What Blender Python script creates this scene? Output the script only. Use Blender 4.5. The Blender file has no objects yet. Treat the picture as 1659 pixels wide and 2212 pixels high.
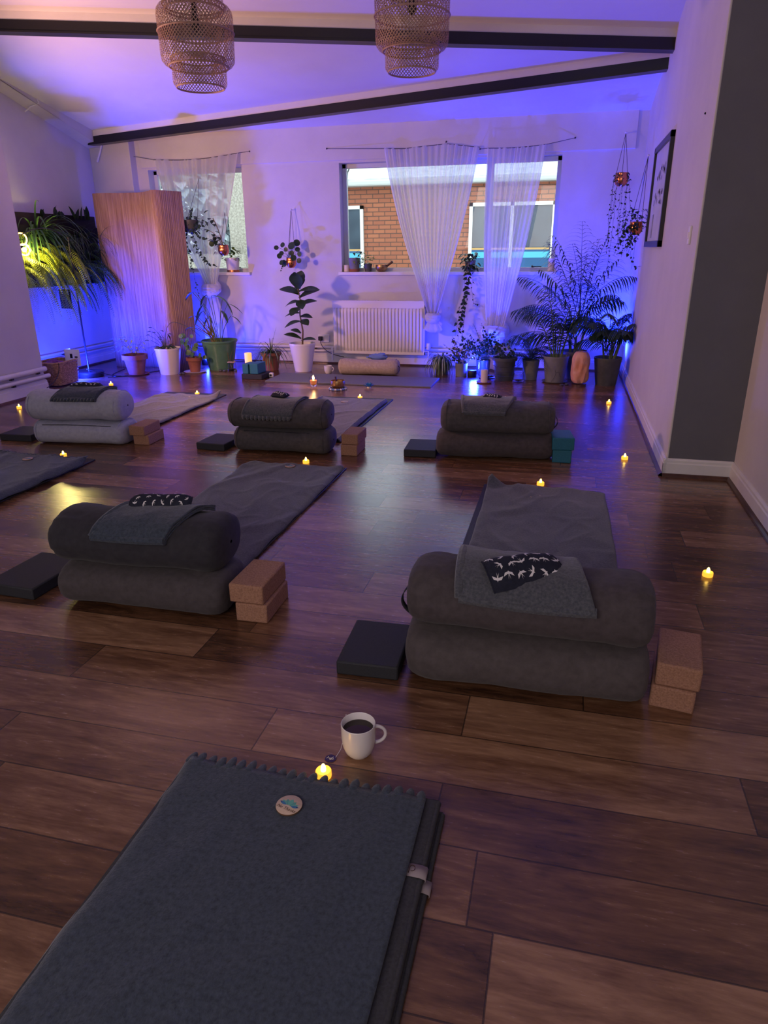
import bpy, math, random
from mathutils import Vector, Matrix, noise
V = Vector
PI = math.pi
scn = bpy.context.scene
COL = scn.collection

# ------------------------------------------------------------------ materials
def mat(name, color, rough=.6, metal=0., emis=None, es=0., trans=0., ior=1.45, spec=.5, sheen=0., alpha=1., coat=0.):
    m = bpy.data.materials.new(name); m.use_nodes = True
    b = m.node_tree.nodes['Principled BSDF']
    b.inputs['Base Color'].default_value = (*color, 1)
    b.inputs['Roughness'].default_value = rough
    b.inputs['Metallic'].default_value = metal
    b.inputs['IOR'].default_value = ior
    b.inputs['Specular IOR Level'].default_value = spec
    b.inputs['Transmission Weight'].default_value = trans
    b.inputs['Sheen Weight'].default_value = sheen
    b.inputs['Coat Weight'].default_value = coat
    b.inputs['Alpha'].default_value = alpha
    if emis:
        b.inputs['Emission Color'].default_value = (*emis, 1)
        b.inputs['Emission Strength'].default_value = es
    return m

def N(m, t, **kw):
    n = m.node_tree.nodes.new(t)
    for k, v in kw.items():
        if k in n.inputs: n.inputs[k].default_value = v
        else: setattr(n, k, v)
    return n
def LK(m, a, b): m.node_tree.links.new(a, b)
def BS(m): return m.node_tree.nodes['Principled BSDF']

def noisy(name, c1, c2, scale=8., rough=.6, stretch=(1, 1, 1), bump=0., bscale=None, detail=6., bdist=.01, lo=.35, hi=.65, **kw):
    m = mat(name, c1, rough, **kw)
    tc = N(m, 'ShaderNodeTexCoord'); mp = N(m, 'ShaderNodeMapping')
    mp.inputs['Scale'].default_value = stretch
    LK(m, tc.outputs['Object'], mp.inputs['Vector'])
    no = N(m, 'ShaderNodeTexNoise', Scale=scale, Detail=detail, Roughness=.6)
    LK(m, mp.outputs[0], no.inputs['Vector'])
    cr = N(m, 'ShaderNodeValToRGB')
    cr.color_ramp.elements[0].position = lo; cr.color_ramp.elements[0].color = (*c1, 1)
    cr.color_ramp.elements[1].position = hi; cr.color_ramp.elements[1].color = (*c2, 1)
    LK(m, no.outputs['Fac'], cr.inputs[0]); LK(m, cr.outputs[0], BS(m).inputs['Base Color'])
    if bump:
        n2 = N(m, 'ShaderNodeTexNoise', Scale=bscale or scale * 3, Detail=4.)
        LK(m, mp.outputs[0], n2.inputs['Vector'])
        bp = N(m, 'ShaderNodeBump', Strength=bump, Distance=bdist)
        LK(m, n2.outputs['Fac'], bp.inputs['Height']); LK(m, bp.outputs[0], BS(m).inputs['Normal'])
    return m

def floor_material():
    m = mat('plank_floor', (.1, .05, .03), .36)
    W, LEN = .197, 1.29
    tc = N(m, 'ShaderNodeTexCoord'); sp = N(m, 'ShaderNodeSeparateXYZ'); LK(m, tc.outputs['Object'], sp.inputs[0])
    def M(op, a, b=None, c=None):
        n = N(m, 'ShaderNodeMath', operation=op)
        for i, x in enumerate((a, b, c)):
            if x is None: continue
            if isinstance(x, (int, float)): n.inputs[i].default_value = x
            else: LK(m, x, n.inputs[i])
        return n.outputs[0]
    yy = M('DIVIDE', M('SUBTRACT', sp.outputs[1], 1.432), W)
    row = M('FLOOR', yy); fy = M('FRACT', yy)
    wn = N(m, 'ShaderNodeTexWhiteNoise', noise_dimensions='1D'); LK(m, row, wn.inputs['W'])
    xx = M('ADD', M('DIVIDE', sp.outputs[0], LEN), M('MULTIPLY', wn.outputs['Value'], 1.0))
    cel = M('FLOOR', xx); fx = M('FRACT', xx)
    w2 = N(m, 'ShaderNodeTexWhiteNoise', noise_dimensions='2D')
    cb = N(m, 'ShaderNodeCombineXYZ'); LK(m, row, cb.inputs[0]); LK(m, cel, cb.inputs[1]); LK(m, cb.outputs[0], w2.inputs['Vector'])
    # grain coordinates, shifted for every plank
    gx = M('ADD', M('MULTIPLY', sp.outputs[0], 1.6), M('MULTIPLY', w2.outputs['Value'], 37.))
    gy = M('ADD', M('MULTIPLY', sp.outputs[1], 9.5), M('MULTIPLY', w2.outputs['Value'], 91.))
    gc = N(m, 'ShaderNodeCombineXYZ'); LK(m, gx, gc.inputs[0]); LK(m, gy, gc.inputs[1])
    n1 = N(m, 'ShaderNodeTexNoise', Scale=1.4, Detail=8., Roughness=.62, Distortion=1.1); LK(m, gc.outputs[0], n1.inputs['Vector'])
    n2 = N(m, 'ShaderNodeTexNoise', Scale=9., Detail=5., Roughness=.6); LK(m, gc.outputs[0], n2.inputs['Vector'])
    cr = N(m, 'ShaderNodeValToRGB')
    e = cr.color_ramp.elements
    e[0].position = .3; e[0].color = (.046, .019, .0095, 1)
    e[1].position = .72; e[1].color = (.36, .195, .11, 1)
    x = e.new(.5); x.color = (.16, .074, .037, 1)
    mixf = M('ADD', M('MULTIPLY', n1.outputs['Fac'], .68), M('ADD', M('MULTIPLY', n2.outputs['Fac'], .3), M('MULTIPLY', M('SUBTRACT', w2.outputs['Value'], .5), .26)))
    LK(m, mixf, cr.inputs[0])
    # joints
    jy = M('LESS_THAN', M('MINIMUM', fy, M('SUBTRACT', 1., fy)), .011)
    jx = M('LESS_THAN', M('MINIMUM', fx, M('SUBTRACT', 1., fx)), .0016)
    j = M('MAXIMUM', jy, jx)
    mx = N(m, 'ShaderNodeMix', data_type='RGBA'); LK(m, M('MULTIPLY', j, .75), mx.inputs[0])
    LK(m, cr.outputs[0], mx.inputs[6]); mx.inputs[7].default_value = (.012, .006, .004, 1)
    LK(m, mx.outputs[2], BS(m).inputs['Base Color'])
    h = M('SUBTRACT', M('ADD', M('MULTIPLY', n2.outputs['Fac'], .5), M('MULTIPLY', n1.outputs['Fac'], .4)), M('MULTIPLY', j, 1.2))
    bp = N(m, 'ShaderNodeBump', Strength=.35, Distance=.0022); LK(m, h, bp.inputs['Height']); LK(m, bp.outputs[0], BS(m).inputs['Normal'])
    rr = M('ADD', .17, M('MULTIPLY', n2.outputs['Fac'], .16)); LK(m, rr, BS(m).inputs['Roughness'])
    BS(m).inputs['Specular IOR Level'].default_value = 1.; BS(m).inputs['Coat Weight'].default_value = .15; BS(m).inputs['Coat Roughness'].default_value = .24
    return m

def brick_material():
    m = mat('brick', (.4, .15, .09), .9)
    tc = N(m, 'ShaderNodeTexCoord'); sp = N(m, 'ShaderNodeSeparateXYZ'); LK(m, tc.outputs['Object'], sp.inputs[0])
    cb = N(m, 'ShaderNodeCombineXYZ'); LK(m, sp.outputs[0], cb.inputs[0]); LK(m, sp.outputs[2], cb.inputs[1])
    br = N(m, 'ShaderNodeTexBrick', Scale=1.)
    br.inputs['Color1'].default_value = (.47, .165, .085, 1); br.inputs['Color2'].default_value = (.38, .125, .07, 1)
    br.inputs['Mortar'].default_value = (.15, .075, .055, 1)
    br.inputs['Mortar Size'].default_value = .008; br.inputs['Brick Width'].default_value = .225; br.inputs['Row Height'].default_value = .075
    LK(m, cb.outputs[0], br.inputs['Vector'])
    LK(m, br.outputs['Color'], BS(m).inputs['Base Color'])
    bp = N(m, 'ShaderNodeBump', Strength=.5, Distance=.01); bp.invert = True
    LK(m, br.outputs['Fac'], bp.inputs['Height']); LK(m, bp.outputs[0], BS(m).inputs['Normal'])
    return m

def sheer_material():
    m = bpy.data.materials.new('sheer_voile'); m.use_nodes = True
    nt = m.node_tree; nt.nodes.remove(BS(m)); out = nt.nodes['Material Output']
    tr = N(m, 'ShaderNodeBsdfTransparent'); tr.inputs[0].default_value = (.96, .97, 1, 1)
    df = N(m, 'ShaderNodeBsdfDiffuse'); df.inputs[0].default_value = (.85, .85, .87, 1)
    tl = N(m, 'ShaderNodeBsdfTranslucent'); tl.inputs[0].default_value = (.92, .92, .94, 1)
    a = N(m, 'ShaderNodeMixShader'); a.inputs[0].default_value = .5
    LK(m, df.outputs[0], a.inputs[1]); LK(m, tl.outputs[0], a.inputs[2])
    b = N(m, 'ShaderNodeMixShader')
    lw = N(m, 'ShaderNodeLayerWeight', Blend=.3)
    r = N(m, 'ShaderNodeMapRange'); r.inputs[3].default_value = .68; r.inputs[4].default_value = .92
    LK(m, lw.outputs['Facing'], r.inputs[0]); LK(m, r.outputs[0], b.inputs[0])
    LK(m, tr.outputs[0], b.inputs[1]); LK(m, a.outputs[0], b.inputs[2]); LK(m, b.outputs[0], out.inputs[0])
    return m

def pane_material():
    m = bpy.data.materials.new('window_glass'); m.use_nodes = True
    nt = m.node_tree; nt.nodes.remove(BS(m)); out = nt.nodes['Material Output']
    tr = N(m, 'ShaderNodeBsdfTransparent'); tr.inputs[0].default_value = (.93, .96, .95, 1)
    gl = N(m, 'ShaderNodeBsdfGlossy', Roughness=.02)
    fr = N(m, 'ShaderNodeFresnel', IOR=1.45); b = N(m, 'ShaderNodeMixShader')
    LK(m, fr.outputs[0], b.inputs[0]); LK(m, tr.outputs[0], b.inputs[1]); LK(m, gl.outputs[0], b.inputs[2]); LK(m, b.outputs[0], out.inputs[0])
    return m

def leafmat(name, c1, c2, scale=14.):
    m = noisy(name, c1, c2, scale, .42, lo=.35, hi=.65)
    return m

M_floor = floor_material(); M_brick = brick_material(); M_sheer = sheer_material(); M_pane = pane_material()
M_wall = noisy('wall_paint', (.6, .58, .58), (.66, .64, .63), 2., .75, bump=.08, bscale=60)
M_ceil = noisy('ceiling_paint', (.7, .68, .67), (.74, .72, .71), 1.5, .85, bump=.05, bscale=40)
M_grey = noisy('return_grey', (.13, .13, .15), (.145, .145, .165), 3., .7, bump=.08, bscale=60)  # darker grey than the other walls, used on the return only
M_trim = noisy('trim_gloss', (.7, .69, .69), (.78, .77, .76), 5., .35)
M_bead = noisy('dark_beading', (.05, .022, .014), (.1, .045, .028), 12., .3)
M_black = mat('black_paint', (.012, .012, .014), .35)
M_frame = mat('window_frame', (.58, .62, .64), .4)
M_white = mat('white_metal', (.82, .78, .75), .3)
M_whitepot = mat('white_ceramic', (.85, .8, .8), .25)
M_cream = mat('cream_pot', (.72, .66, .6), .35)
M_terra = noisy('terracotta', (.24, .085, .05), (.33, .125, .075), 9., .75, bump=.1)
M_green = noisy('green_glaze', (.07, .17, .11), (.1, .23, .15), 6., .3)
M_darkpot = noisy('dark_grey_pot', (.05, .055, .06), (.085, .09, .095), 8., .5)
M_greypot = noisy('grey_pot', (.16, .165, .17), (.22, .22, .225), 8., .6)
M_soil = noisy('soil', (.015, .01, .008), (.05, .035, .025), 60., .95, bump=.6)
M_copper = mat('copper', (.75, .26, .12), .22, metal=1.)
M_bronze = noisy('bronze', (.36, .2, .08), (.55, .36, .16), 30., .3, metal=.9, bump=.2)
M_cork = noisy('cork', (.24, .115, .07), (.4, .215, .14), 170., .85, bump=.35, bscale=160, bdist=.003, lo=.3, hi=.62)
M_foamblk = noisy('black_foam', (.018, .02, .026), (.028, .03, .038), 200., .7, bump=.12, bscale=500, bdist=.001)
M_foamblue = noisy('teal_foam', (.015, .13, .2), (.02, .16, .24), 150., .6)
M_wool = noisy('grey_fleece', (.021, .031, .05), (.052, .068, .1), 95., .95, bump=.6, bscale=200, bdist=.003, sheen=.25, lo=.32, hi=.68)
M_wool2 = noisy('lilac_grey_fleece', (.1, .1, .115), (.17, .165, .18), 110., .95, bump=.4, bscale=200, bdist=.003, sheen=.3)
M_wool3 = noisy('dark_fleece', (.05, .055, .07), (.1, .105, .125), 120., .95, bump=.4, bscale=240, bdist=.003, sheen=.3)
M_matm = noisy('mat_rubber', (.03, .032, .036), (.05, .053, .058), 160., .6, bump=.3, bscale=500, bdist=.001)
M_matt = noisy('grey_mat', (.15, .16, .175), (.19, .2, .215), 90., .7, bump=.2, bscale=400, bdist=.001)
def canvas(n, a, b): return noisy(n, a, b, 40., .9, bump=.3, bscale=420, bdist=.002, sheen=.08)
M_b_lilac = canvas('lilac_canvas', (.33, .34, .46), (.4, .41, .53))
M_b_grey = canvas('grey_canvas', (.06, .054, .06), (.085, .076, .084))
M_b_dark = canvas('dark_canvas', (.02, .019, .027), (.03, .029, .038))
M_b_char = canvas('charcoal_canvas', (.052, .044, .048), (.07, .06, .066))
M_b_brown = canvas('brown_canvas', (.056, .045, .05), (.078, .064, .07))
M_b_taupe = canvas('taupe_canvas', (.068, .056, .058), (.09, .076, .078))
M_b_beige = canvas('beige_canvas', (.4, .31, .25), (.5, .4, .33))
M_pipingm = mat('piping_dark', (.02, .02, .026), .8)
M_navy = noisy('navy_cotton', (.008, .01, .024), (.014, .017, .036), 90., .85)
M_bird = mat('white_print', (.75, .73, .74), .8)
M_wood = noisy('pale_wood', (.55, .4, .3), (.65, .5, .38), 20., .6, stretch=(1, 8, 1))
M_woodedge = mat('burnt_edge', (.12, .06, .03), .7)
M_teal1 = mat('lotus_teal', (.1, .33, .3), .7); M_teal2 = mat('lotus_green', (.13, .42, .34), .7); M_blue1 = mat('lotus_blue', (.06, .2, .4), .7); M_navy1 = mat('lotus_navy', (.03, .07, .25), .7)
M_ink = mat('burnt_ink', (.06, .02, .015), .8)
M_mug = noisy('mug_ceramic', (.76, .72, .72), (.8, .76, .76), 5., .25)
M_tea = mat('tea', (.012, .003, .003), .06, spec=.5)
M_tag = mat('purple_tag', (.035, .02, .11), .5)
M_string = mat('white_string', (.75, .72, .72), .8)
M_tl = mat('tealight_plastic', (.9, .55, .12), .4, emis=(1, .42, .03), es=1.5)
M_tlf = mat('tealight_flame', (1, .8, .2), .4, emis=(1, .6, .1), es=12.)
M_candle = mat('candle_wax', (.8, .72, .62), .45)
M_ledc = mat('led_candle_glow', (.9, .6, .3), .5, emis=(1, .48, .12), es=1.)
M_flame = mat('flame', (1, .7, .3), .5, emis=(1, .6, .22), es=30.)
M_glass = mat('clear_glass', (.95, .96, 1), .04, trans=1., ior=1.3)
M_wax2 = mat('amber_wax', (.5, .16, .08), .4, emis=(1, .25, .05), es=.35)
M_lotus = mat('blue_glass_petal', (.05, .3, .7), .12, trans=.5)
M_salt = noisy('salt_rock', (.66, .27, .14), (.8, .46, .34), 7., .45, bump=.5, bscale=16, bdist=.01, emis=None)
M_wicker = noisy('wicker', (.2, .1, .055), (.6, .36, .2), 45., .8, stretch=(1, 1, 2.2), bump=.9, bscale=85, bdist=.006)
M_bamboo = noisy('bamboo_slat', (.28, .15, .1), (.54, .34, .26), 9., .5, stretch=(7, 7, .25), lo=.3, hi=.7)
M_rattan = noisy('rattan', (.36, .22, .17), (.5, .32, .25), 30., .6)
M_leafdk = leafmat('leaf_dark', (.012, .03, .014), (.03, .065, .028))
M_leafmd = leafmat('leaf_mid', (.04, .1, .035), (.08, .17, .06))
M_leafbr = leafmat('leaf_bright', (.2, .36, .04), (.36, .52, .07))
M_leafyl = leafmat('leaf_lamplit', (.34, .42, .04), (.5, .56, .08))  # yellow lamp glow put into the leaf colour of the ferns by the lamp
M_leafpl = leafmat('leaf_pale', (.25, .3, .22), (.4, .45, .36))
M_leafdry = leafmat('leaf_dry', (.16, .13, .09), (.28, .22, .15))
M_stem = noisy('stem', (.12, .07, .04), (.2, .13, .07), 20., .8)
M_stemg = noisy('green_stem', (.07, .12, .04), (.12, .18, .07), 20., .6)
M_cord = mat('cord', (.08, .07, .08), .8)
M_cable = mat('black_cable', (.01, .01, .012), .5)
M_wirew = mat('white_plastic', (.75, .74, .76), .4)
M_tagc = mat('woven_tag', (.3, .25, .27), .8)
M_card = mat('white_card', (.8, .78, .76), .6)
M_purple = mat('purple_cloth', (.16, .04, .2), .9)
M_bluecl = mat('blue_cloth', (.16, .25, .55), .9)
M_paper = noisy('ink_print', (.5, .5, .58), (.6, .6, .68), 3., .6)
M_art = noisy('ink_wash', (.2, .2, .27), (.42, .42, .5), 9., .7)
M_pebble = noisy('pebbledash', (.3, .27, .22), (.5, .46, .38), 30., .95, lo=.4, hi=.6)
M_roof = noisy('snowy_roof', (.55, .63, .66), (.9, .95, .97), 5., .8, stretch=(1, 3, 1))
M_fascia = mat('white_fascia', (.62, .64, .6), .5)
M_extwhite = mat('white_upvc', (.9, .88, .82), .4)
M_extglass = noisy('dark_pane', (.03, .05, .075), (.07, .11, .15), 1.2, .5)
M_extblue = mat('sky_blue_board', (.12, .55, .75), .5); M_extdk = mat('blue_board', (.03, .12, .28), .5); M_extor = mat('orange_board', (.7, .42, .16), .5)
M_ground = noisy('tarmac', (.12, .12, .12), (.18, .18, .17), 6., .9)
M_lens = mat('uplight_lens', (.1, .2, 1), .3, emis=(.03, .12, 1), es=12.)
M_bulb = mat('warm_bulb', (1, .8, .5), .3, emis=(1, .66, .3), es=40.)
M_ring = mat('warm_ring', (.9, .7, .4), .3, emis=(1, .6, .2), es=1.2)

# ------------------------------------------------------------------ mesh builder
class MB:
    def __init__(s): s.v = []; s.f = []; s.m = []
    def pt(s, p): s.v.append(tuple(p)); return len(s.v) - 1
    def face(s, idx, mi=0): s.f.append(tuple(idx)); s.m.append(mi)
    def box(s, a, b, mi=0, M=None):
        i0 = len(s.v)
        for z in (a[2], b[2]):
            for x, y in ((a[0], a[1]), (b[0], a[1]), (b[0], b[1]), (a[0], b[1])):
                p = V((x, y, z)); s.v.append(tuple(M @ p if M else p))
        for q in ((0, 3, 2, 1), (4, 5, 6, 7), (0, 1, 5, 4), (1, 2, 6, 5), (2, 3, 7, 6), (3, 0, 4, 7)):
            s.face([i0 + k for k in q], mi)
    def grid(s, nu, nv, fn, mi=0, closeu=False, flip=False):
        i0 = len(s.v)
        for j in range(nv + 1):
            for i in range(nu if closeu else nu + 1):
                s.v.append(tuple(fn(i / nu, j / nv)))
        w = nu if closeu else nu + 1
        for j in range(nv):
            for i in range(nu):
                a = i0 + j * w + i; b = i0 + j * w + (i + 1) % w; c = b + w; d = a + w
                s.face((a, d, c, b) if flip else (a, b, c, d), mi)
    def fan(s, pts, mi=0):
        i0 = len(s.v)
        for p in pts: s.v.append(tuple(p))
        s.face(range(i0, i0 + len(pts)), mi)
    def lathe(s, prof, n=32, c=(0, 0, 0), mi=0, rib=None, M=None, cap=False):
        def fn(u, v):
            k = v * (len(prof) - 1); i = int(round(k)); r, z = prof[i]
            if rib and r > 1e-4: r *= 1 + rib[1] * math.cos(rib[0] * 2 * PI * u)
            p = V((c[0] + r * math.cos(2 * PI * u), c[1] + r * math.sin(2 * PI * u), c[2] + z))
            return M @ p if M else p
        s.grid(n, len(prof) - 1, fn, mi, closeu=True)
    def tube(s, pts, r, n=6, mi=0, caps=True):
        pts = [V(p) for p in pts]; L = len(pts)
        rr = r if isinstance(r, (list, tuple)) else [r] * L
        i0 = len(s.v); up = None
        for i, p in enumerate(pts):
            d = (pts[min(i + 1, L - 1)] - pts[max(i - 1, 0)])
            if d.length < 1e-9: d = V((0, 0, 1))
            d.normalize()
            if up is None: up = V((0, 0, 1)) if abs(d.z) < .9 else V((1, 0, 0))
            a = d.cross(up)
            if a.length < 1e-4: a = d.cross(V((1, .3, 0)))
            a.normalize(); b = a.cross(d).normalized(); up = b
            for k in range(n):
                t = 2 * PI * k / n; s.v.append(tuple(p + (a * math.cos(t) + b * math.sin(t)) * rr[i]))
        for i in range(L - 1):
            for k in range(n):
                a = i0 + i * n + k; b = i0 + i * n + (k + 1) % n
                s.face((a, b, b + n, a + n), mi)
        if caps:
            s.face([i0 + k for k in range(n)][::-1], mi); s.face([i0 + (L - 1) * n + k for k in range(n)], mi)
    def ball(s, c, r, n=12, mi=0, sc=(1, 1, 1), lump=0., seed=0):
        def fn(u, v):
            th = v * PI; ph = u * 2 * PI
            d = V((math.sin(th) * math.cos(ph), math.sin(th) * math.sin(ph), -math.cos(th)))
            k = r * (1 + lump * noise.noise(d * 2.2 + V((seed, 0, 0))))
            return V(c) + V((d.x * sc[0], d.y * sc[1], d.z * sc[2])) * k
        s.grid(n, n // 2 + 2, fn, mi, closeu=True)
    # leaf: width profile along a drooping midrib, with a V fold
    def leaf(s, base, d, L, w, droop=.3, mi=0, seg=5, fold=.25, kind='ovate', up=V((0, 0, 1))):
        base = V(base); d = V(d).normalized()
        side = d.cross(up)
        if side.length < .05: side = d.cross(V((1, .2, 0)))
        side.normalize(); nrm = side.cross(d).normalized()
        i0 = len(s.v); p = base.copy(); st = L / seg; dd = d.copy()
        for k in range(seg + 1):
            t = k / seg
            if kind == 'ovate': ww = w * (math.sin(PI * min(1, t * .96 + .03)) ** .75) * (1.12 - .35 * t)
            elif kind == 'heart': ww = w * (1 - t) ** .55 * (1.0 if k else .55)
            elif kind == 'blade': ww = w * min(1, t * 5 + .35) * (1 - t) ** .55
            elif kind == 'fiddle': ww = w * max(.05, math.sin(PI * (t ** 1.35 * .93 + .06))) ** .75
            else: ww = w * math.sin(PI * min(1, t + .02)) ** .5
            ww = max(ww, .0004)
            s.v.append(tuple(p + side * ww * .5 + nrm * ww * fold)); s.v.append(tuple(p)); s.v.append(tuple(p - side * ww * .5 + nrm * ww * fold))
            dd = (dd + V((0, 0, -1)) * droop / seg).normalized(); p = p + dd * st
        for k in range(seg):
            a = i0 + 3 * k
            s.face((a, a + 1, a + 4, a + 3), mi); s.face((a + 1, a + 2, a + 5, a + 4), mi)
    def round_leaf(s, c, n, r, mi=0, cup=.12):
        n = V(n).normalized(); a = n.cross(V((.1, .2, 1))).normalized(); b = n.cross(a)
        i0 = s.pt(V(c) - n * r * cup); k = 11
        for i in range(k):
            t = 2 * PI * i / k; s.pt(V(c) + (a * math.cos(t) + b * math.sin(t)) * r)
        for i in range(k): s.face((i0, i0 + 1 + i, i0 + 1 + (i + 1) % k), mi)
    def build(s, name, mats, parent=None, smooth=True, angle=40, loc=None, solid=0., bevel=0., sub=0, label=None):
        me = bpy.data.meshes.new(name); me.from_pydata(s.v, [], s.f)
        if not isinstance(mats, (list, tuple)): mats = [mats]
        for m in mats: me.materials.append(m)
        me.polygons.foreach_set('material_index', s.m); me.update()
        if smooth:
            me.polygons.foreach_set('use_smooth', [True] * len(me.polygons))
            me.set_sharp_from_angle(angle=math.radians(angle))
        o = bpy.data.objects.new(name, me); COL.objects.link(o)
        if loc: o.location = loc
        if parent: o.parent = parent
        if solid: 
            q = o.modifiers.new('s', 'SOLIDIFY'); q.thickness = solid; q.offset = 0
        if bevel:
            q = o.modifiers.new('b', 'BEVEL'); q.width = bevel; q.segments = 2; q.limit_method = 'ANGLE'
        if sub:
            q = o.modifiers.new('ss', 'SUBSURF'); q.levels = sub; q.render_levels = sub
        if label: o['label'] = label
        return o

def thing(name, label, cat, loc=(0, 0, 0), rz=0., group=None):
    o = bpy.data.objects.new(name, None); COL.objects.link(o); o.empty_display_size = .05
    o.location = loc; o.rotation_euler = (0, 0, rz); return tag(o, label, cat, group)
def tag(o, label, cat, group=None):
    o['label'] = label; o['category'] = cat
    if group: o['group'] = group
    return o
def st(o, label=None):
    o['kind'] = 'structure'
    if label: o['label'] = label
    return o
def bez(p0, p1, p2, n=10):
    p0, p1, p2 = V(p0), V(p1), V(p2)
    return [p0 * (1 - t) ** 2 + p1 * 2 * t * (1 - t) + p2 * t * t for t in [i / n for i in range(n + 1)]]

# ------------------------------------------------------------------ the room
XR, XR2, XL, XL2, YB, YP, YF = .667, 1.042, -4.94, -5.6, 8.2, 5.88, -2.2
def zc(y): return 2.56 + .19 * (8.2 - y)
TOP = 4.75
b = MB(); b.box((XL2 - .4, YF - .2, -.1), (XR2 + .3, YB + .25, 0)); st(b.build('floor', M_floor, smooth=False), 'dark brown wood plank floor')
b = MB()
for y0, y1 in ((YF - .1, YB + .1),):
    b.v += [(XL2 - .3, y0, zc(y0)), (XR2 + .3, y0, zc(y0)), (XR2 + .3, y1, zc(y1)), (XL2 - .3, y1, zc(y1)),
            (XL2 - .3, y0, zc(y0) + .15), (XR2 + .3, y0, zc(y0) + .15), (XR2 + .3, y1, zc(y1) + .15), (XL2 - .3, y1, zc(y1) + .15)]
    for q in ((0, 3, 2, 1), (4, 5, 6, 7), (0, 1, 5, 4), (1, 2, 6, 5), (2, 3, 7, 6), (3, 0, 4, 7)): b.face(q)
st(b.build('ceiling', M_ceil, smooth=False), 'sloping white plaster ceiling')
# back wall with two openings
WIN = [(-4.93, -3.73, 1.055, 2.205), (-2.555, -.143, 1.055, 2.2)]
b = MB(); xs = [XL2 - .3, WIN[0][0], WIN[0][1], WIN[1][0], WIN[1][1], XR + .3]
for i in range(5):
    if i in (1, 3):
        w = WIN[0] if i == 1 else WIN[1]
        b.box((xs[i], YB, 0), (xs[i + 1], YB + .22, w[2])); b.box((xs[i], YB, w[3]), (xs[i + 1], YB + .22, 2.9))
    else: b.box((xs[i], YB, 0), (xs[i + 1], YB + .22, 2.9))
st(b.build('wall_back', M_wall, smooth=False), 'white painted window wall')
b = MB(); b.box((-5.0, YB - .025, 2.225), (XR - .1, YB + .02, 2.75)); b.face
st(b.build('trim_1', M_wall, smooth=False, bevel=.004), 'shallow boxed band above the windows')
b = MB(); b.box((XL2, YB - .12, 0), (-5.07, YB + .05, 2.75)); st(b.build('trim_2', M_wall, smooth=False, bevel=.004), 'white chimney breast in the far left corner')
b = MB(); b.box((XR, 4.33, 0), (XR + .3, YB + .1, 3.6)); st(b.build('wall_right', M_wall, smooth=False, bevel=.006), 'white right wall')
b = MB(); b.box((XR + .01, 4.318, 0), (XR2 + .1, 4.4, 3.7)); st(b.build('wall_return', M_grey, smooth=False), 'dark grey return of the right wall')
b = MB(); b.box((XR2, YF, 0), (XR2 + .2, 4.35, TOP)); st(b.build('wall_near_right', M_wall, smooth=False), 'pale wall beside the camera')
b = MB(); b.box((XL2 - .2, YF, 0), (XL, YP, TOP)); st(b.build('wall_left', M_wall, smooth=False, bevel=.006), 'white projecting left wall')
b = MB(); b.box((XL2 - .2, YP - .1, 0), (XL2, YB + .1, 3.6)); st(b.build('wall_far_left', M_wall, smooth=False), 'white recessed left wall')
b = MB(); b.box((XL2, YF - .2, 0), (XR2 + .2, YF, TOP)); st(b.build('wall_front', M_wall, smooth=False), 'wall behind the camera')
# sloping box beam over the far left wall
b = MB(); zl = lambda y: 2.425 + .27 * (8.14 - y)
P = []
for y in (5.7, 8.1):
    P += [(XL2, y, zl(y)), (-5.42, y, zl(y) + .01), (-5.42, y, zc(y) + .05), (XL2, y, zc(y) + .05)]
b.v += P
for q in ((0, 1, 2, 3), (7, 6, 5, 4), (0, 4, 5, 1), (1, 5, 6, 2), (2, 6, 7, 3), (3, 7, 4, 0)): b.face(q)
bb = b.build('trim_3', M_wall, smooth=False, bevel=.004); st(bb, 'white boxed beam sloping along the far left wall')
b = MB(); b.tube([(-5.41, 8.08, 2.62), (-5.4, 8.06, 2.5), (-5.44, 8.05, 2.4), (-5.5, 8.06, 2.3)], .012); b.tube([(-5.41, 7.05, zc(7.05)), (-5.405, 7.06, zl(7.06) + .02), (-5.5, 7.05, zl(7.05) - .01), (-5.58, 7.05, zl(7.05) - .05)], .007)
b.build('conduit', M_wirew, bb)
# two beams: white casing with a black lower flange
def ceil_beam(n, A, B, lab):
    A, B = V(A), V(B); d = (B - A).normalized(); side = V((-d.y, d.x, 0)).normalized(); up = V((0, 0, 1))
    def bar(mb, w, z0, z1):
        for P, e in ((A, 0), (B, 1)):
            for sx, z in ((-w, z0), (w, z0), (w, z1), (-w, z1)): mb.pt(P + side * sx + up * z)
        k = len(mb.v) - 8
        for q in ((0, 1, 2, 3), (7, 6, 5, 4), (0, 4, 5, 1), (1, 5, 6, 2), (2, 6, 7, 3), (3, 7, 4, 0)): mb.face([k + t for t in q])
    c = MB(); bar(c, .04, .05, .3); o = c.build(n, M_wall, smooth=False, bevel=.003); st(o, lab)
    c = MB(); bar(c, .055, 0, .012); bar(c, .046, .01, .085); c.build('lower_flange', M_black, o, smooth=False, label='black lower flange')
def bl(x0, y0, x1, y1, t): return x0 + (x1 - x0) * t, y0 + (y1 - y0) * t
def zb(y): return zc(y) - .137
ceil_beam('trim_4', (-5.5, 7.99, 2.462), (XR + .05, 6.976, 2.655), 'ceiling beam with black flange running to the far left corner')
ceil_beam('trim_5', (-5.2, 5.401, 2.955), (XR + .05, 6.675, 2.713), 'nearer ceiling beam with black flange above the lamps')

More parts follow.
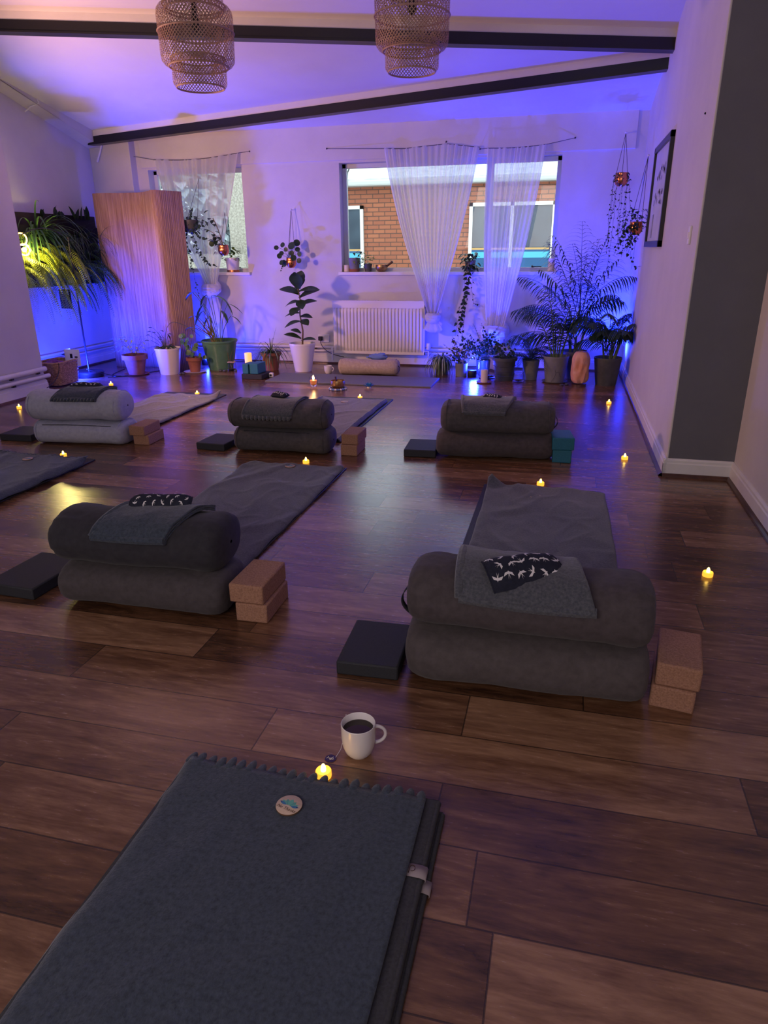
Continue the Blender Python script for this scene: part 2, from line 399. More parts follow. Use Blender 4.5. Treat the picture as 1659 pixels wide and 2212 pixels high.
# baseboards
def board(n, a, bb_, h, t, nx, ny, lab, bead=True):
    a = V((*a, 0)); c = V((*bb_, 0)); nrm = V((nx, ny, 0))
    prof = [(0, 0), (t, 0), (t, h * .72), (t * .75, h * .78), (t * .75, h * .9), (t * .3, h), (0, h)]
    m = MB(); i0 = 0
    for p in (a, c):
        for q in prof: m.pt(p + nrm * q[0] + V((0, 0, q[1])))
    k = len(prof)
    for i in range(k): j = (i + 1) % k; m.face((i, j, j + k, i + k))
    m.face(range(k)); m.face(range(2 * k - 1, k - 1, -1))
    o = m.build(n, M_trim, smooth=False); st(o, lab)
    if bead:
        m = MB(); r = .02; pr = [(t, 0), (t + r, 0), (t + r * .9, r * .45), (t + r * .45, r * .9), (t, r)]
        for p in (a, c):
            for q in pr: m.pt(p + nrm * q[0] + V((0, 0, q[1])))
        k = len(pr)
        for i in range(k): j = (i + 1) % k; m.face((i, j, j + k, i + k))
        m.build('floor_beading', M_bead, o, smooth=False, label='dark brown floor beading')
board('baseboard_right', (XR, 4.3), (XR, YB), .11, .018, -1, 0, 'white baseboard along the right wall')
board('baseboard_return', (XR - .018, 4.318), (XR2, 4.318), .11, .018, 0, -1, 'white baseboard under the grey return')
board('baseboard_near_right', (XR2, YF), (XR2, 4.318), .11, .018, -1, 0, 'white baseboard on the near right wall')
board('baseboard_left', (XL, YF), (XL, YP), .13, .03, 1, 0, 'white ridged baseboard along the left wall')
board('baseboard_back', (-5.07, YB), (XR, YB), .13, .025, 0, -1, 'white baseboard under the windows')
board('baseboard_far_left', (XL2, YP), (XL2, YB), .12, .02, 1, 0, 'white baseboard along the far left wall')
def pipe(pts, r, label, lugs):
    o = MB(); o.tube(pts, r, 10); t = tag(o.build('heating_pipe', M_trim), label, 'pipe', None)
    for p in lugs: m = MB(); m.box((p[0] - .015, p[1] - .015, p[2] - r - .012), (p[0] + .015, p[1] + .015, p[2] - r + .004)); m.build('pipe_clip', M_black, t, smooth=False)
pipe([(-4.9, YF, .235), (-4.9, 5.86, .235)], .024, 'upper white heating pipe along the left wall', [(-4.9, 5.4, .235), (-4.9, 5.75, .235)])
pipe([(-4.9, YF, .165), (-4.9, 5.9, .165)], .02, 'lower white heating pipe along the left wall', [(-4.9, 5.41, .165)])
pipe([(-5.0, 8.15, .2), (XR - .7, 8.15, .2)], .013, 'upper white heating pipe below the radiator', [(-2.9, 8.15, .2)])
pipe([(-5.0, 8.15, .155), (XR - .7, 8.15, .155)], .013, 'lower white heating pipe below the radiator', [(-2.0, 8.15, .155)])
pipe([(-5.57, 5.9, .22), (-5.57, 8.05, .22)], .013, 'upper white pipe on the far left wall behind the floor lamp', [(-5.57, 7., .22)])
pipe([(-5.57, 5.9, .165), (-5.57, 8.05, .165)], .013, 'lower white pipe on the far left wall behind the floor lamp', [(-5.57, 7.2, .165)])

# windows
def window(n, w, mull, lab):
    x0, x1, z0, z1 = w; y = YB + .12
    m = MB(); t = .045
    m.box((x0, y, z0), (x0 + t, y + .06, z1)); m.box((x1 - t, y, z0), (x1, y + .06, z1))
    m.box((x0, y, z0), (x1, y + .06, z0 + t)); m.box((x0, y, z1 - t), (x1, y + .06, z1))
    for q in mull: m.box((q - .035, y - .02, z0), (q + .035, y + .06, z1))
    o = m.build(n, M_frame, smooth=False, bevel=.003); st(o, lab)
    m = MB(); m.box((x0, y + .03, z0), (x1, y + .036, z1)); m.build('window_pane', M_pane, o, smooth=False)
    m = MB(); m.box((x0 - .03, YB - .04, z0 - .03), (x1 + .03, y + .02, z0 + .004)); m.build('window_sill', M_trim, o, smooth=False, bevel=.003)
    m = MB(); hx = x1 - .25; m.box((hx, y - .02, z0 + t), (hx + .02, y, z0 + t + .02)); m.tube([(hx + .01, y - .015, z0 + .05), (hx + .07, y - .03, z0 + .055), (hx + .11, y - .03, z0 + .052)], .006)
    m.build('window_latch', M_black, o)
window('window_1', WIN[0], [], 'left window behind the bamboo screen')
window('window_2', WIN[1], [-.885], 'wide window looking out on a brick building')

# ------------------------------------------------------------------ outside
B = thing('brick_building', 'red brick building with white gutter seen through the wide window', 'building', (-2, 13.5, 0))
def rel(m, a, c, mi=0): m.box(V(a) - V((-2, 13.5, 0)), V(c) - V((-2, 13.5, 0)), mi)
m = MB(); rel(m, (-5.3, 13.5, -1.2), (5, 16, 2.45)); m.build('brick_wall', M_brick, B, smooth=False)
m = MB(); rel(m, (-5.4, 13.28, 2.37), (5, 13.6, 2.475)); m.build('gutter', M_fascia, B, smooth=False, bevel=.03)
m = MB(); m.v += [(-3.4, -.2, 2.47), (7, -.2, 2.47), (7, 4, 3.6), (-3.4, 4, 3.6)]; m.face((0, 1, 2, 3)); m.build('roof', M_roof, B, smooth=False, solid=.04)
m = MB(); m.tube([(-1.9, .0, 2.9), (-1.98, -.21, 2.6), (-2.0, -.24, 2.36)], .012); m.build('cable', M_black, B)
for x0, x1 in ((-5.0, -3.75), (-1.78, -.27), (1.2, 2.6)):
    m = MB(); z0, z1, t = .9, 2.06, .06
    rel(m, (x0, 13.44, z0), (x0 + t, 13.55, z1)); rel(m, (x1 - t, 13.44, z0), (x1, 13.55, z1)); rel(m, (x0, 13.44, z1 - t), (x1, 13.55, z1)); rel(m, (x0, 13.44, z0), (x1, 13.55, z0 + .04))
    rel(m, ((x0 + x1) / 2 - .03, 13.44, z0), ((x0 + x1) / 2 + .03, 13.55, z1))
    f = m.build('window', M_extwhite, B, smooth=False)
    m = MB(); rel(m, (x0, 13.47, 1.3), (x1, 13.49, z1)); m.build('pane', M_extglass, f, smooth=False)
    m = MB(); rel(m, (x0, 13.46, 1.24), (x1, 13.48, 1.275), 0); rel(m, (x0, 13.46, 1.275), (x1, 13.48, 1.31), 1); rel(m, (x0, 13.46, 1.14), (x1, 13.48, 1.24), 2); rel(m, (x0, 13.46, .9), (x1, 13.48, 1.14), 3)
    m.build('lower_panel', [M_extdk, M_extor, M_extblue, M_extdk], f, smooth=False, label='blue and orange striped lower pane')
m = MB(); m.box((-8.2, 12.0, -1.2), (-5.5, 12.2, 1.25)); 
tag(m.build('garden_wall', M_pebble, smooth=False), 'low pebbledashed wall outside the left window', 'wall')
m = MB(); m.box((-6.05, 12.6, -1.2), (-5.45, 16, 4.2)); tag(m.build('pebbledash_building', M_pebble, smooth=False), 'tall pebbledashed side wall at the right of the left window', 'building')
m = MB(); m.box((-30, 8.7, -1.3), (14, 40, -1.2)); tag(m.build('ground', M_ground, smooth=False), 'tarmac ground outside the windows', 'ground')
random.seed(4)
t = thing('garden_tree', 'pale blurred tree behind the curtain of the left window', 'tree', (-10.2, 18, -1.2))
m = MB(); m.tube([(0, 0, 0), (.05, 0, 2), (0, .05, 4.2)], [.16, .12, .04]); m.build('trunk', M_stem, t)
m = MB()
for i in range(2400):
    a = random.uniform(0, 6.28); h = random.uniform(1.4, 5.4); r = (1.9 * math.sqrt(max(0, 1 - ((h - 3.2) / 2.4) ** 2))) * random.random() ** .4
    m.leaf((r * math.cos(a), r * math.sin(a), h), (math.cos(a), math.sin(a), random.uniform(-.4, .6)), .5, .34, .4, 0, 3)
m.build('foliage', mat('hazy_leaf', (.55, .63, .65), .8), t)  # leaf colour paled to carry the haze of the curtain

# ------------------------------------------------------------------ curtains
def curtain(label, xl, zl_, xr, zr, sag, kx, kz, ky, kw, tailz, tw, pleats, seed, peak=None, tailx=0., hook=None):
    t = thing('curtain', label, 'curtain', (kx, ky, 0), 0, None)
    rnd = random.Random(seed); ph = [rnd.uniform(0, 6.28) for _ in range(6)]
    def top(u):
        x = xl + (xr - xl) * u; z = zl_ + (zr - zl_) * u - sag * math.sin(PI * u)
        if peak: z += peak * max(0, 1 - abs(u - .66) / .45) 
        return x, z
    def pl(u, v):
        a = .008 * (1 - v) + .016
        return a * (math.sin(2 * PI * pleats * .62 * u + ph[0]) * .5 + math.sin(2 * PI * pleats * 1.13 * u + ph[1] + 2 * v) * .22 * (1 + math.sin(9 * u + ph[3])) + math.sin(2 * PI * 3 * u + ph[2]) * .7)
    def fn(u, v):
        x, z = top(u); z += .006 * math.sin(60 * u + ph[3]) * (1 - v) ** 4
        uu = u + .012 * math.sin(2 * PI * pleats * u + ph[4])
        bx = kx + (uu - .5) * kw; w = v ** 1.08
        bulge = .05 * math.sin(PI * v) * (uu - .5) * (1.0)
        X = x * (1 - w) + bx * w + bulge; Z = z * (1 - v) + kz * v
        depth = (YB - .075) * (1 - v) + ky * v - .05 * math.sin(PI * v)
        return V((X - kx, depth - ky + pl(u, v) * (1 if v < .9 else 1.1), Z))
    m = MB(); m.grid(260, 40, fn); m.build('voile_panel', M_sheer, t, angle=80)
    m = MB()
    n = 60
    m.tube([V((top(i / n)[0] - kx, YB - .07 - ky, top(i / n)[1])) for i in range(n + 1)], .0035, 5)
    if hook:
        for a, c in hook: m.tube([V((a[0] - kx, YB - .03 - ky, a[1])), V((c[0] - kx, YB - .07 - ky, c[1]))], .0025, 5); m.ball((a[0] - kx, YB - .03 - ky, a[1]), .009, 8)
    m.build('curtain_cord', M_cord, t)
    # knot: overlapping folds of cloth, then the tail
    m = MB(); R = kw * .72
    for k in range(3):
        pts = []
        for i in range(19):
            a = 2 * PI * i / 18
            pts.append((R * .75 * math.cos(a + k), R * .55 * math.sin(a + k), kz - R * .5 + R * (.55 - k * .35) * math.sin(a * 1 + k * 1.2)))
        m.tube(pts, [R * .42 * (1 + .15 * math.sin(3 * i + k)) for i in range(19)], 10)
    m.build('knot', M_sheer2, t, sub=1)
    m = MB()
    def tf(u, v):
        ang = 2 * PI * u; w = (.35 + .65 * math.sin(min(1, v * 1.25) * PI / 2)) * tw * (1 - .55 * max(0, (v - .75) / .25) ** 2)
        r = w * (1 + .16 * math.sin(7 * ang + ph[5]) + .06 * math.sin(15 * ang))
        return V((r * math.cos(ang) + tailx * v, r * .55 * math.sin(ang), kz - R * .9 - (kz - R * .9 - tailz) * v))
    m.grid(64, 14, tf, closeu=True); m.build('tail', M_sheer2, t, angle=80)
    return t
M_sheer2 = sheer_material(); M_sheer2.name = 'gathered_voile'
for nd in M_sheer2.node_tree.nodes:
    if nd.type == 'MAP_RANGE': nd.inputs[3].default_value = .8; nd.inputs[4].default_value = .98
curtain('white voile curtain knotted in the middle of the left window', -4.80, 2.305, -3.72, 2.337, .03, -4.14, .93, 8.0, .15, .15, .13, 17, 3, hook=[((-5.17, 2.37), (-4.8, 2.305)), ((-3.6, 2.352), (-3.72, 2.337))])
curtain('large white voile curtain knotted beside the radiator', -2.02, 2.315, -.99, 2.277, .0, -1.44, .62, 8.02, .11, .41, .09, 24, 7, peak=.045, tailx=.02, hook=[((-2.68, 2.345), (-2.02, 2.315)), ((-1.35, 2.36), (-1.36, 2.33)), ((-.99, 2.277), (-.906, 2.277))])
curtain('narrow white voile curtain at the right of the wide window', -.905, 2.277, -.31, 2.29, .012, -.73, .5, 7.98, .2, .3, .095, 17, 11, tailx=0, hook=[((-.03, 2.342), (-.31, 2.29))])

# ------------------------------------------------------------------ radiator
t = thing('radiator', 'white ribbed radiator under the wide window', 'radiator', (-2.08, 8.1, 0))
x0, x1, z0, z1 = -.545, .545, .15, .74; nr = 26
def rf(u, v):
    x = x0 + .015 + (x1 - x0 - .03) * u; ph = (u * nr) % 1.
    d = .022 * min(1, max(0, math.sin(PI * ph) * 2.2 - .35)); e = min(1, min(v, 1 - v) * 16)
    return V((x, -.075 - d * e, z0 + .03 + (z1 - z0 - .1) * v))
m = MB(); m.grid(nr * 10, 24, rf); m.box((x0, -.09, z1 - .07), (x1, -.0, z1)); m.box((x0, -.08, z0), (x1, -.0, z0 + .03)); m.box((x0, -.075, z0), (x1, -.02, z1 - .03)); m.build('panel', M_white, t, angle=60)
m = MB(); m.box((x0, -.1, z1), (x1, .0, z1 + .012))
for i in range(34): m.box((x0 + .02 + i * .032, -.085, z1 + .0121), (x0 + .035 + i * .032, -.015, z1 + .014))
m.build('top_grille', M_white, t, smooth=False)
m = MB(); m.lathe([(0, 0), (.02, 0), (.024, .01), (.024, .06), (.018, .075), (0, .075)], 16, (x1 + .045, -.05, z0 + .06), rib=(12, .04)); m.build('thermostatic_valve', M_wirew, t)
m = MB(); m.tube([(x1, -.05, z0 + .04), (x1 + .045, -.05, z0 + .04), (x1 + .045, -.05, .06)], .009); m.build('connecting_pipe', M_wirew, t); m = MB(); m.tube([(x0, -.05, z0 + .04), (x0 - .03, -.05, z0 + .04), (x0 - .03, -.05, .06)], .009); m.box((x0 - .045, -.062, z0 + .02), (x0 - .015, -.038, z0 + .06))
m.build('connecting_pipe', M_wirew, t)

# ------------------------------------------------------------------ pendant lamps
def weave(m, prof, n, w, turns):
    # prof: list of (r,z); ribbons crossing both ways
    L = [0]
    for i in range(1, len(prof)): L.append(L[-1] + math.hypot(prof[i][0] - prof[i - 1][0], prof[i][1] - prof[i - 1][1]))
    def at(s):
        s *= L[-1]
        for i in range(1, len(prof)):
            if s <= L[i] or i == len(prof) - 1:
                k = (s - L[i - 1]) / max(1e-6, L[i] - L[i - 1]); k = min(1, max(0, k))
                return prof[i - 1][0] + (prof[i][0] - prof[i - 1][0]) * k, prof[i - 1][1] + (prof[i][1] - prof[i - 1][1]) * k
    seg = 14
    for sgn in (1, -1):
        for j in range(n):
            i0 = len(m.v)
            for k in range(seg + 1):
                s = k / seg; r, z = at(s); a = 2 * PI * j / n + sgn * turns * s
                r += .0012 * sgn
                da = w / max(r, .03) * .5
                m.pt((r * math.cos(a - da), r * math.sin(a - da), z)); m.pt((r * math.cos(a + da), r * math.sin(a + da), z))
            for k in range(seg): q = i0 + 2 * k; m.face((q, q + 1, q + 3, q + 2))
def pendant(x, y, zbot, label, S=1.):
    t = thing('pendant_lamp', label, 'lamp', (x, y, zbot), 0, None); t.scale = (S, S, S)
    def part(nm, prof, n, w, turns, rims):
        m = MB(); weave(m, prof, n, w, turns)
        for r, z in rims: m.tube([(r * math.cos(2 * PI * i / 40), r * math.sin(2 * PI * i / 40), z) for i in range(41)], .0055, 6, caps=False)
        m.build(nm, M_rattan, t)
    part('lower_shade', [(.150, 0), (.166, .012), (.17, .03), (.17, .16)], 50, .0062, .9, [(.150, 0), (.17, .16)])
    part('middle_shade', [(.185, .115), (.222, .13), (.229, .16), (.235, .40), (.225, .43), (.19, .445)], 64, .007, 1.5, [(.185, .115), (.19, .445), (.235, .3)])
    part('upper_shade', [(.178, .42), (.182, .45), (.182, .57), (.17, .6), (.12, .61), (.05, .61)], 50, .0066, 1.2, [(.178, .42), (.05, .61)])
    m = MB(); m.lathe([(0, .3), (.02, .31), (.03, .34), (.022, .38), (.018, .4), (.018, .46), (0, .46)], 12); m.build('bulb_holder', M_black, t)
    m = MB(); m.tube([(0, 0, .46), (0, 0, (zc(y) - zbot) / S)], .004); m.build('cable', M_black, t)
pendant(-2.29, 4.53, 2.245, 'woven rattan tiered pendant lamp, the left of the two', .96)
pendant(-1.02, 4.83, 2.315, 'woven rattan tiered pendant lamp, the right of the two', .96)

# ------------------------------------------------------------------ props for every station
def sgn(x): return -1. if x < 0 else 1.
def sec(a, bh, n, phi, zc_):       # superellipse section in (y,z); phi=0 front(-y), 90 top
    c, s = math.cos(phi), math.sin(phi)
    return -a * sgn(c) * abs(c) ** (2 / n), zc_ + bh * sgn(s) * abs(s) ** (2 / n)
def bolster(label, loc, rz, L, a, bh, mt, seed, zb_=0., n=2.5, pip=True, handle=0, seam=0., group=None, sag=.0, name='bolster'):
    t = thing(name, label, 'bolster', (loc[0], loc[1], loc[2] if len(loc) > 2 else 0), rz, group)
    off = V((seed * 3.1, seed, 0))
    def fn(u, v):
        x = (v - .5) * 2; e = abs(x)
        s = (1 - max(0, (e - .72) / .28) ** 2.6 * .999) ** .42 if e > .72 else 1.
        phi = 2 * PI * u
        y, z = sec(a * s, bh * s, n, phi, bh)
        X = .5 * L * x
        if e >= .72: X = sgn(x) * .5 * L * (.72 + .28 * math.sin(min(1, (e - .72) / .28) * PI / 2))
        p = V((X, y, z))
        w = noise.noise(V((X * 4, y * 6, z * 6)) + off) * .011 - .012 * max(0, .62 - 6 * abs(noise.noise(V((X * 6 + y * 9, y * 5, z * 6)) + off * 1.3))) * min(1, e * 1.3) * (1 if z > bh * .5 else 0) + noise.noise(V((X * 16, y * 14, z * 14)) + off) * .0025
        if sag and z > bh: p.z -= sag * math.cos(min(1.5, abs(X / (L * .5)) * 1.57)) ** 2
        d = V((0, y, z - bh)).normalized() if s > .2 else V((0, 0, 0))
        # gathers at the end seams
        w += .003 * math.sin(26 * phi) * max(0, 1 - abs(e - .8) / .16)
        p += d * w
        if p.z < .002: p.z = .002
        return p
    m = MB(); m.grid(56, 44, fn, closeu=True); m.build('cover', mt, t, angle=85)
    if pip:
        for sx in (-1, 1):
            m = MB(); pts = []
            for i in range(49):
                phi = 2 * PI * i / 48; y, z = sec(a * .965, bh * .965, n, phi, bh)
                if z < .006: z = .006
                pts.append((sx * .5 * L * (.885), y * 1.0, z))
            m.tube(pts, .0035, 6, caps=False); m.build('end_piping', mt, t)
    if handle:
        m = MB(); X = handle * .5 * L
        pts = bez((X * .9, -a * .45, bh * 1.55), (X * 1.16, -a * .7, bh * .95), (X * .93, -a * .5, bh * .3), 12)
        for i, p in enumerate(pts): m.pt(p + V((0, -.012, 0))); m.pt(p + V((0, .012, 0)))
        for i in range(12): m.face((2 * i, 2 * i + 1, 2 * i + 3, 2 * i + 2))
        m.build('carry_strap', M_pipingm, t, solid=.003, label='black carry strap')
    if seam:
        m = MB(); y, z = sec(a, bh, n, seam, bh); m.tube([(-.37 * L, y * 1.004, z), (-.1 * L, y * 1.01, z + .004), (.37 * L, y * 1.004, z - .002)], .0028, 5); m.build('long_seam', M_pipingm, t)
    return t
def folded_blanket(label, loc, rz, a, bh, n, xr0, xr1, xr2, xr3, ph0, ph1, mt, seed, scallop=0, lay=3, sag=0.):
    # loc: same frame as the upper bolster; front edge at ph1 between xr2..xr3, back edge at ph0 between xr0..xr1
    t = thing('folded_blanket', label, 'blanket', loc, rz)
    off = V((seed, seed * 2, 1))
    def P(u, v, k, lift=0.):
        ph = ph0 + (ph1 - ph0) * v
        xa = xr0 + (xr2 - xr0) * v; xb = xr1 + (xr3 - xr1) * v
        x = xa + (xb - xa) * u
        o = .007 + .008 * k + lift + .005 * noise.noise(V((x * 9, ph * 2.2, k)) + off) + .004 * abs(noise.noise(V((x * 20, ph * 5, k)) + off))
        y, z = sec(a, bh, n, ph, bh); y2, z2 = sec(a + .05, bh + .05, n, ph, bh)
        d = V((0, y2 - y, z2 - z)).normalized()
        p = V((x, y, z)) + d * o
        if sag and z > bh: p.z -= sag * math.cos(min(1.5, abs(x / .33) * 1.57)) ** 2
        return p
    for k in range(lay):
        m = MB(); sh = .006 * k
        m.grid(36, 30, lambda u, v: P(u + (sh if u < .5 else -sh) * .6, v * (1 - .012 * k), k)); m.build('fold_layer', mt, t, solid=.0065, angle=80)
    m = MB()      # rounded folded edge at the front and one side
    for i in range(1):
        m.tube([P(j / 30, 1.0, .5 * (lay - 1)) for j in range(31)], .0035 + .004 * lay, 8)
        m.tube([P(0.0, j / 20, .5 * (lay - 1)) for j in range(21)], .003 + .0038 * lay, 8)
    m.build('rolled_edge', mt, t)
    if scallop:
        m = MB()
        for j in range(scallop):
            u = (j + .5) / scallop; c = P(u, .985, lay); q = P(u, .93, lay); s = P(min(1, u + .02), .985, lay)
            dn = (c - q).normalized(); sd = (s - c).normalized(); r = abs(xr3 - xr2) / scallop * .56
            nr_ = sd.cross(dn).normalized(); i0 = len(m.v)
            m.pt(c - dn * .0 - nr_ * .006 + dn * .003)
            for q_ in range(9):
                th = PI * q_ / 8; m.pt(c + sd * r * math.cos(th) + dn * (r * 2. * math.sin(th)) + nr_ * .002)
            for q_ in range(8): m.face((i0, i0 + 1 + q_, i0 + 2 + q_))
        m.build('scalloped_edge', mt, t, solid=.005)
    return t
def birds(m, surf, spots, size, mi=1):
    W = [[(-.66, -.26), (-.46, .1), (-.14, .17), (-.05, .2), (0, .32), (.05, .2), (.14, .17), (.46, .1), (.66, -.26), (.38, -.01), (.1, .02), (.06, -.12), (.15, -.55), (.02, -.2), (-.02, -.2), (-.15, -.55), (-.06, -.12), (-.1, .02), (-.38, -.01)]]
    for (u, v, an) in spots:
        pts = W[0]; c, s = math.cos(an), math.sin(an)
        ids = []
        c0 = m.pt(surf(u, v))
        for x, y in pts:
            X = (x * c - y * s) * size; Y = (x * s + y * c) * size; ids.append(m.pt(surf(u + X, v + Y)))
        k = len(ids)
        for i in range(k): m.face((c0, ids[i], ids[(i + 1) % k]), mi)
def eye_pillow(label, loc, rz, L, W, h, bendx, bendy, seed, tilt=(0, 0)):
    o = thing('eye_pillow', label, 'eye pillow', loc, rz)
    def H(u, v):
        e = (1 - min(1, abs(u)) ** 6) * (1 - min(1, abs(v)) ** 3.5); return max(0, e) ** .55
    def S(u, v, side, eps=0.):
        x = u * L / 2 * (1 - .04 * v * v); y = v * W / 2 * (1 - .05 * math.cos(u * 3))
        base = -bendx * u * u - bendy * v * v + .002 * noise.noise(V((x * 30, y * 30, seed)))
        lum = 1 + .3 * noise.noise(V((x * 14, y * 9, seed)))
        z = base + h * .5 * (1 + side * H(u, v) * lum) + eps
        return V((x, y, z + tilt[0] * u + tilt[1] * v))
    m = MB(); m.grid(30, 14, lambda a, c: S(a * 2 - 1, c * 2 - 1, 1)); m.grid(30, 14, lambda a, c: S(a * 2 - 1, c * 2 - 1, -1), flip=True)
    m.tube([S(-1, q / 10 * 2 - 1, 0) for q in range(11)], .0028, 5); m.tube([S(1, q / 10 * 2 - 1, 0) for q in range(11)], .0028, 5)
    r = random.Random(seed); spots = []
    for i in range(6):
        for j in range(3):
            spots.append((-.82 + i * .31 + (.13 if j % 2 else 0) + r.uniform(-.04, .04), -.62 + j * .6 + r.uniform(-.08, .08), r.uniform(-1.3, 1.3) + (PI if (i + j) % 3 == 0 else 0)))
    asp = L / W
    def surf(u, v): return S(max(-.99, min(.99, u)), max(-.99, min(.99, v)), 1, .0012)
    class MM:  # scale so birds stay undistorted
        pass
    k0 = len(m.v)
    for (u, v, an) in spots:
        birds(m, lambda a, c, u=u, v=v: surf(u + (a - u) / asp, c), [(u, v, an)], .42)
    m.build('cover', [M_navy, M_bird], o, angle=80)
    return o
def brick_block(name, label, cat, loc, rz, sz, mt, group=None, bev=.006):
    m = MB(); m.box((-sz[0] / 2, -sz[1] / 2, 0), (sz[0] / 2, sz[1] / 2, sz[2]))
    o = m.build(name, mt, smooth=True, bevel=bev); o.location = loc; o.rotation_euler = (0, 0, rz)
    return tag(o, label, cat, group)
def tealight(x, y, label, z=0.):
    t = thing('tealight', label, 'tealight', (x, y, z), 0, 'flickering tealights on the floor'); t.scale = (1.12, 1.12, 1.15)
    m = MB(); m.lathe([(0, 0), (.0185, 0), (.019, .002), (.019, .014), (.0175, .017), (.013, .0165), (.006, .015), (0, .015)], 24); m.build('cup', M_tl, t)
    m = MB(); m.lathe([(.0062, .015), (.0068, .019), (.006, .026), (.0035, .032), (.0008, .035), (0, .035)], 12); m.build('flame', M_tlf, t)
def mat_obj(name, label, x0, x1, y0, y1, h, mt, z=0., ribs=False, round_=.003):
    m = MB(); m.box((x0, y0, z), (x1, y1, z + h)); o = m.build(name, mt, bevel=round_); return tag(o, label, 'yoga mat' if 'mat' in name else 'blanket')
def spread(label, x0, x1, y0, y1, z, mt, seed, curls=(), skew=0., scal=0, wr=.006, scal_r=.012, name='blanket', fold_hi=0., edge=.02, flat_right=False):
    t = thing(name, label, 'blanket', ((x0 + x1) / 2, (y0 + y1) / 2, 0)); cx, cy = (x0 + x1) / 2, (y0 + y1) / 2
    off = V((seed * 7.3, seed * 1.7, 0))
    def F(u, v):
        x = x0 + (x1 - x0) * u + .006 * noise.noise(V((v * 6, seed, 0))); y = y0 + (y1 - y0) * v + .005 * noise.noise(V((u * 6, seed, 5)))
        x += skew * (v - 1)
        ex = (u if flat_right else min(u, 1 - u)) * (x1 - x0)
        f = min(1, ex / edge); hz = z * (.45 + .55 * math.sin(f * PI / 2))
        q = V((x * 3.2, y * 2.2, 0)) + off
        r1 = 1 - abs(noise.noise(q)) * 2; r2 = 1 - abs(noise.noise(q * 2.3 + V((3, 1, 0)))) * 2
        hz += wr * max(0, r1 - .55) * 1.4 + wr * .6 * max(0, r2 - .6) + wr * .5 * noise.noise(q * .9)
        for (cu, cv, am, rad) in curls:
            d = math.hypot((u - cu) * (x1 - x0), (v - cv) * (y1 - y0)); hz += am * max(0, 1 - d / rad) ** 1.6
        if fold_hi: hz += fold_hi * max(0, 1 - abs(ex - .018) / .018) * .6
        return V((x - cx, y - cy, max(.002, hz)))
    m = MB(); m.grid(70, 120, F); m.build('fleece', mt, t, solid=.005, angle=80)
    if scal:
        r = (x1 - x0) / scal * .47
        m = MB()
        for i in range(scal):
            u = (i + .5) / scal; c = F(u, 1.); rd = random.Random(seed * 100 + i); lift = rd.uniform(-.002, .004); ln = r * rd.uniform(2.1, 2.9); sk = rd.uniform(-.2, .2)
            def T(a, q, s_):
                th = PI * 2 * a; ex = abs(math.sin(th)) ** .8 * sgn(math.sin(th)); ey = math.cos(th)
                return V((c.x + r * q * math.cos(th - PI / 2) * 1.0 + sk * ln * max(0, -math.sin(th - PI / 2)) * 0, c.y - .004 + (ln if math.sin(th - PI / 2) > 0 else .012) * q * math.sin(th - PI / 2), max(.0015, c.z - .004 + lift + s_ * .0065 * math.sqrt(max(0, 1 - q * q)))))
            m.grid(16, 4, lambda a, q, s_=1: T(a, 1 - q, 1), closeu=True); m.grid(16, 2, lambda a, q: T(a, q, -1), closeu=True)
        m.build('scalloped_edge', mt, t, angle=80)
    return t, F
# the printed wooden disc
def text_mesh(s, size, shear=.35):
    cu = bpy.data.curves.new('lettering', 'FONT'); cu.body = s; cu.size = size; cu.align_x = 'CENTER'; cu.shear = shear; cu.extrude = .0001; cu.resolution_u = 3
    o = bpy.data.objects.new('tmp', cu); COL.objects.link(o); bpy.context.view_layer.update()
    me = bpy.data.meshes.new_from_object(o.evaluated_get(bpy.context.evaluated_depsgraph_get()))
    bpy.data.objects.remove(o); me.materials.clear(); return me
_disc = {}
def wood_disc(label, loc, rz, r=.032):
    t = thing('wooden_token', label, 'token', loc, rz, None)
    if not _disc:
        m = MB(); m.lathe([(0, 0), (r, 0), (r, .004)], 40, mi=1); m.lathe([(r, .004), (r * .985, .0044), (0, .0044)], 40, mi=0); _disc['d'] = m.build('disc', [M_wood, M_woodedge], None); _disc['d'].parent = t
        m = MB()
        for an, L, w, mi, bx in ((90, .022, .0125, 1, 0), (60, .0195, .011, 0, .003), (120, .0195, .011, 0, -.003), (32, .0195, .0095, 1, .006), (148, .0195, .0095, 1, -.006), (12, .021, .008, 2, .006), (168, .021, .008, 2, -.006)):
            a = math.radians(an); c = V((bx, -.003, .0047 + .0001 * mi)); d = V((math.cos(a), math.sin(a), 0)); s = V((-d.y, d.x, 0))
            k = 9; Lf = [c + d * L * (i / k) + s * w * .5 * math.sin(PI * i / k) for i in range(k + 1)]; Rg = [c + d * L * (i / k) - s * w * .5 * math.sin(PI * i / k) for i in range(k, 0, -1)]
            m.fan([p for p in Rg[::-1]] + Lf[::-1][1:-1] if False else Lf + Rg[1:], mi)
            if mi == 2:
                T = c + d * L * 1.0; m.fan([T + V((0, 0, .0002)), c + d * L * .7 + s * w * .36 + V((0, 0, .0002)), c + d * L * .7 - s * w * .36 + V((0, 0, .0002))], 3)
        _disc['l'] = m.build('lotus_print', [M_teal1, M_teal2, M_blue1, M_navy1], t, smooth=False, label='teal and blue lotus print')
        me = text_mesh('No Thanks', .0115); me.materials.append(M_ink); o = bpy.data.objects.new('lettering', me); COL.objects.link(o); o.location = (0, -.0165, .0047); o.parent = t; _disc['t'] = o
    else:
        for k in 'dlt': c = _disc[k].copy(); COL.objects.link(c); c.parent = t
    return t

# ------------------------------------------------------------------ stations
R = math.radians
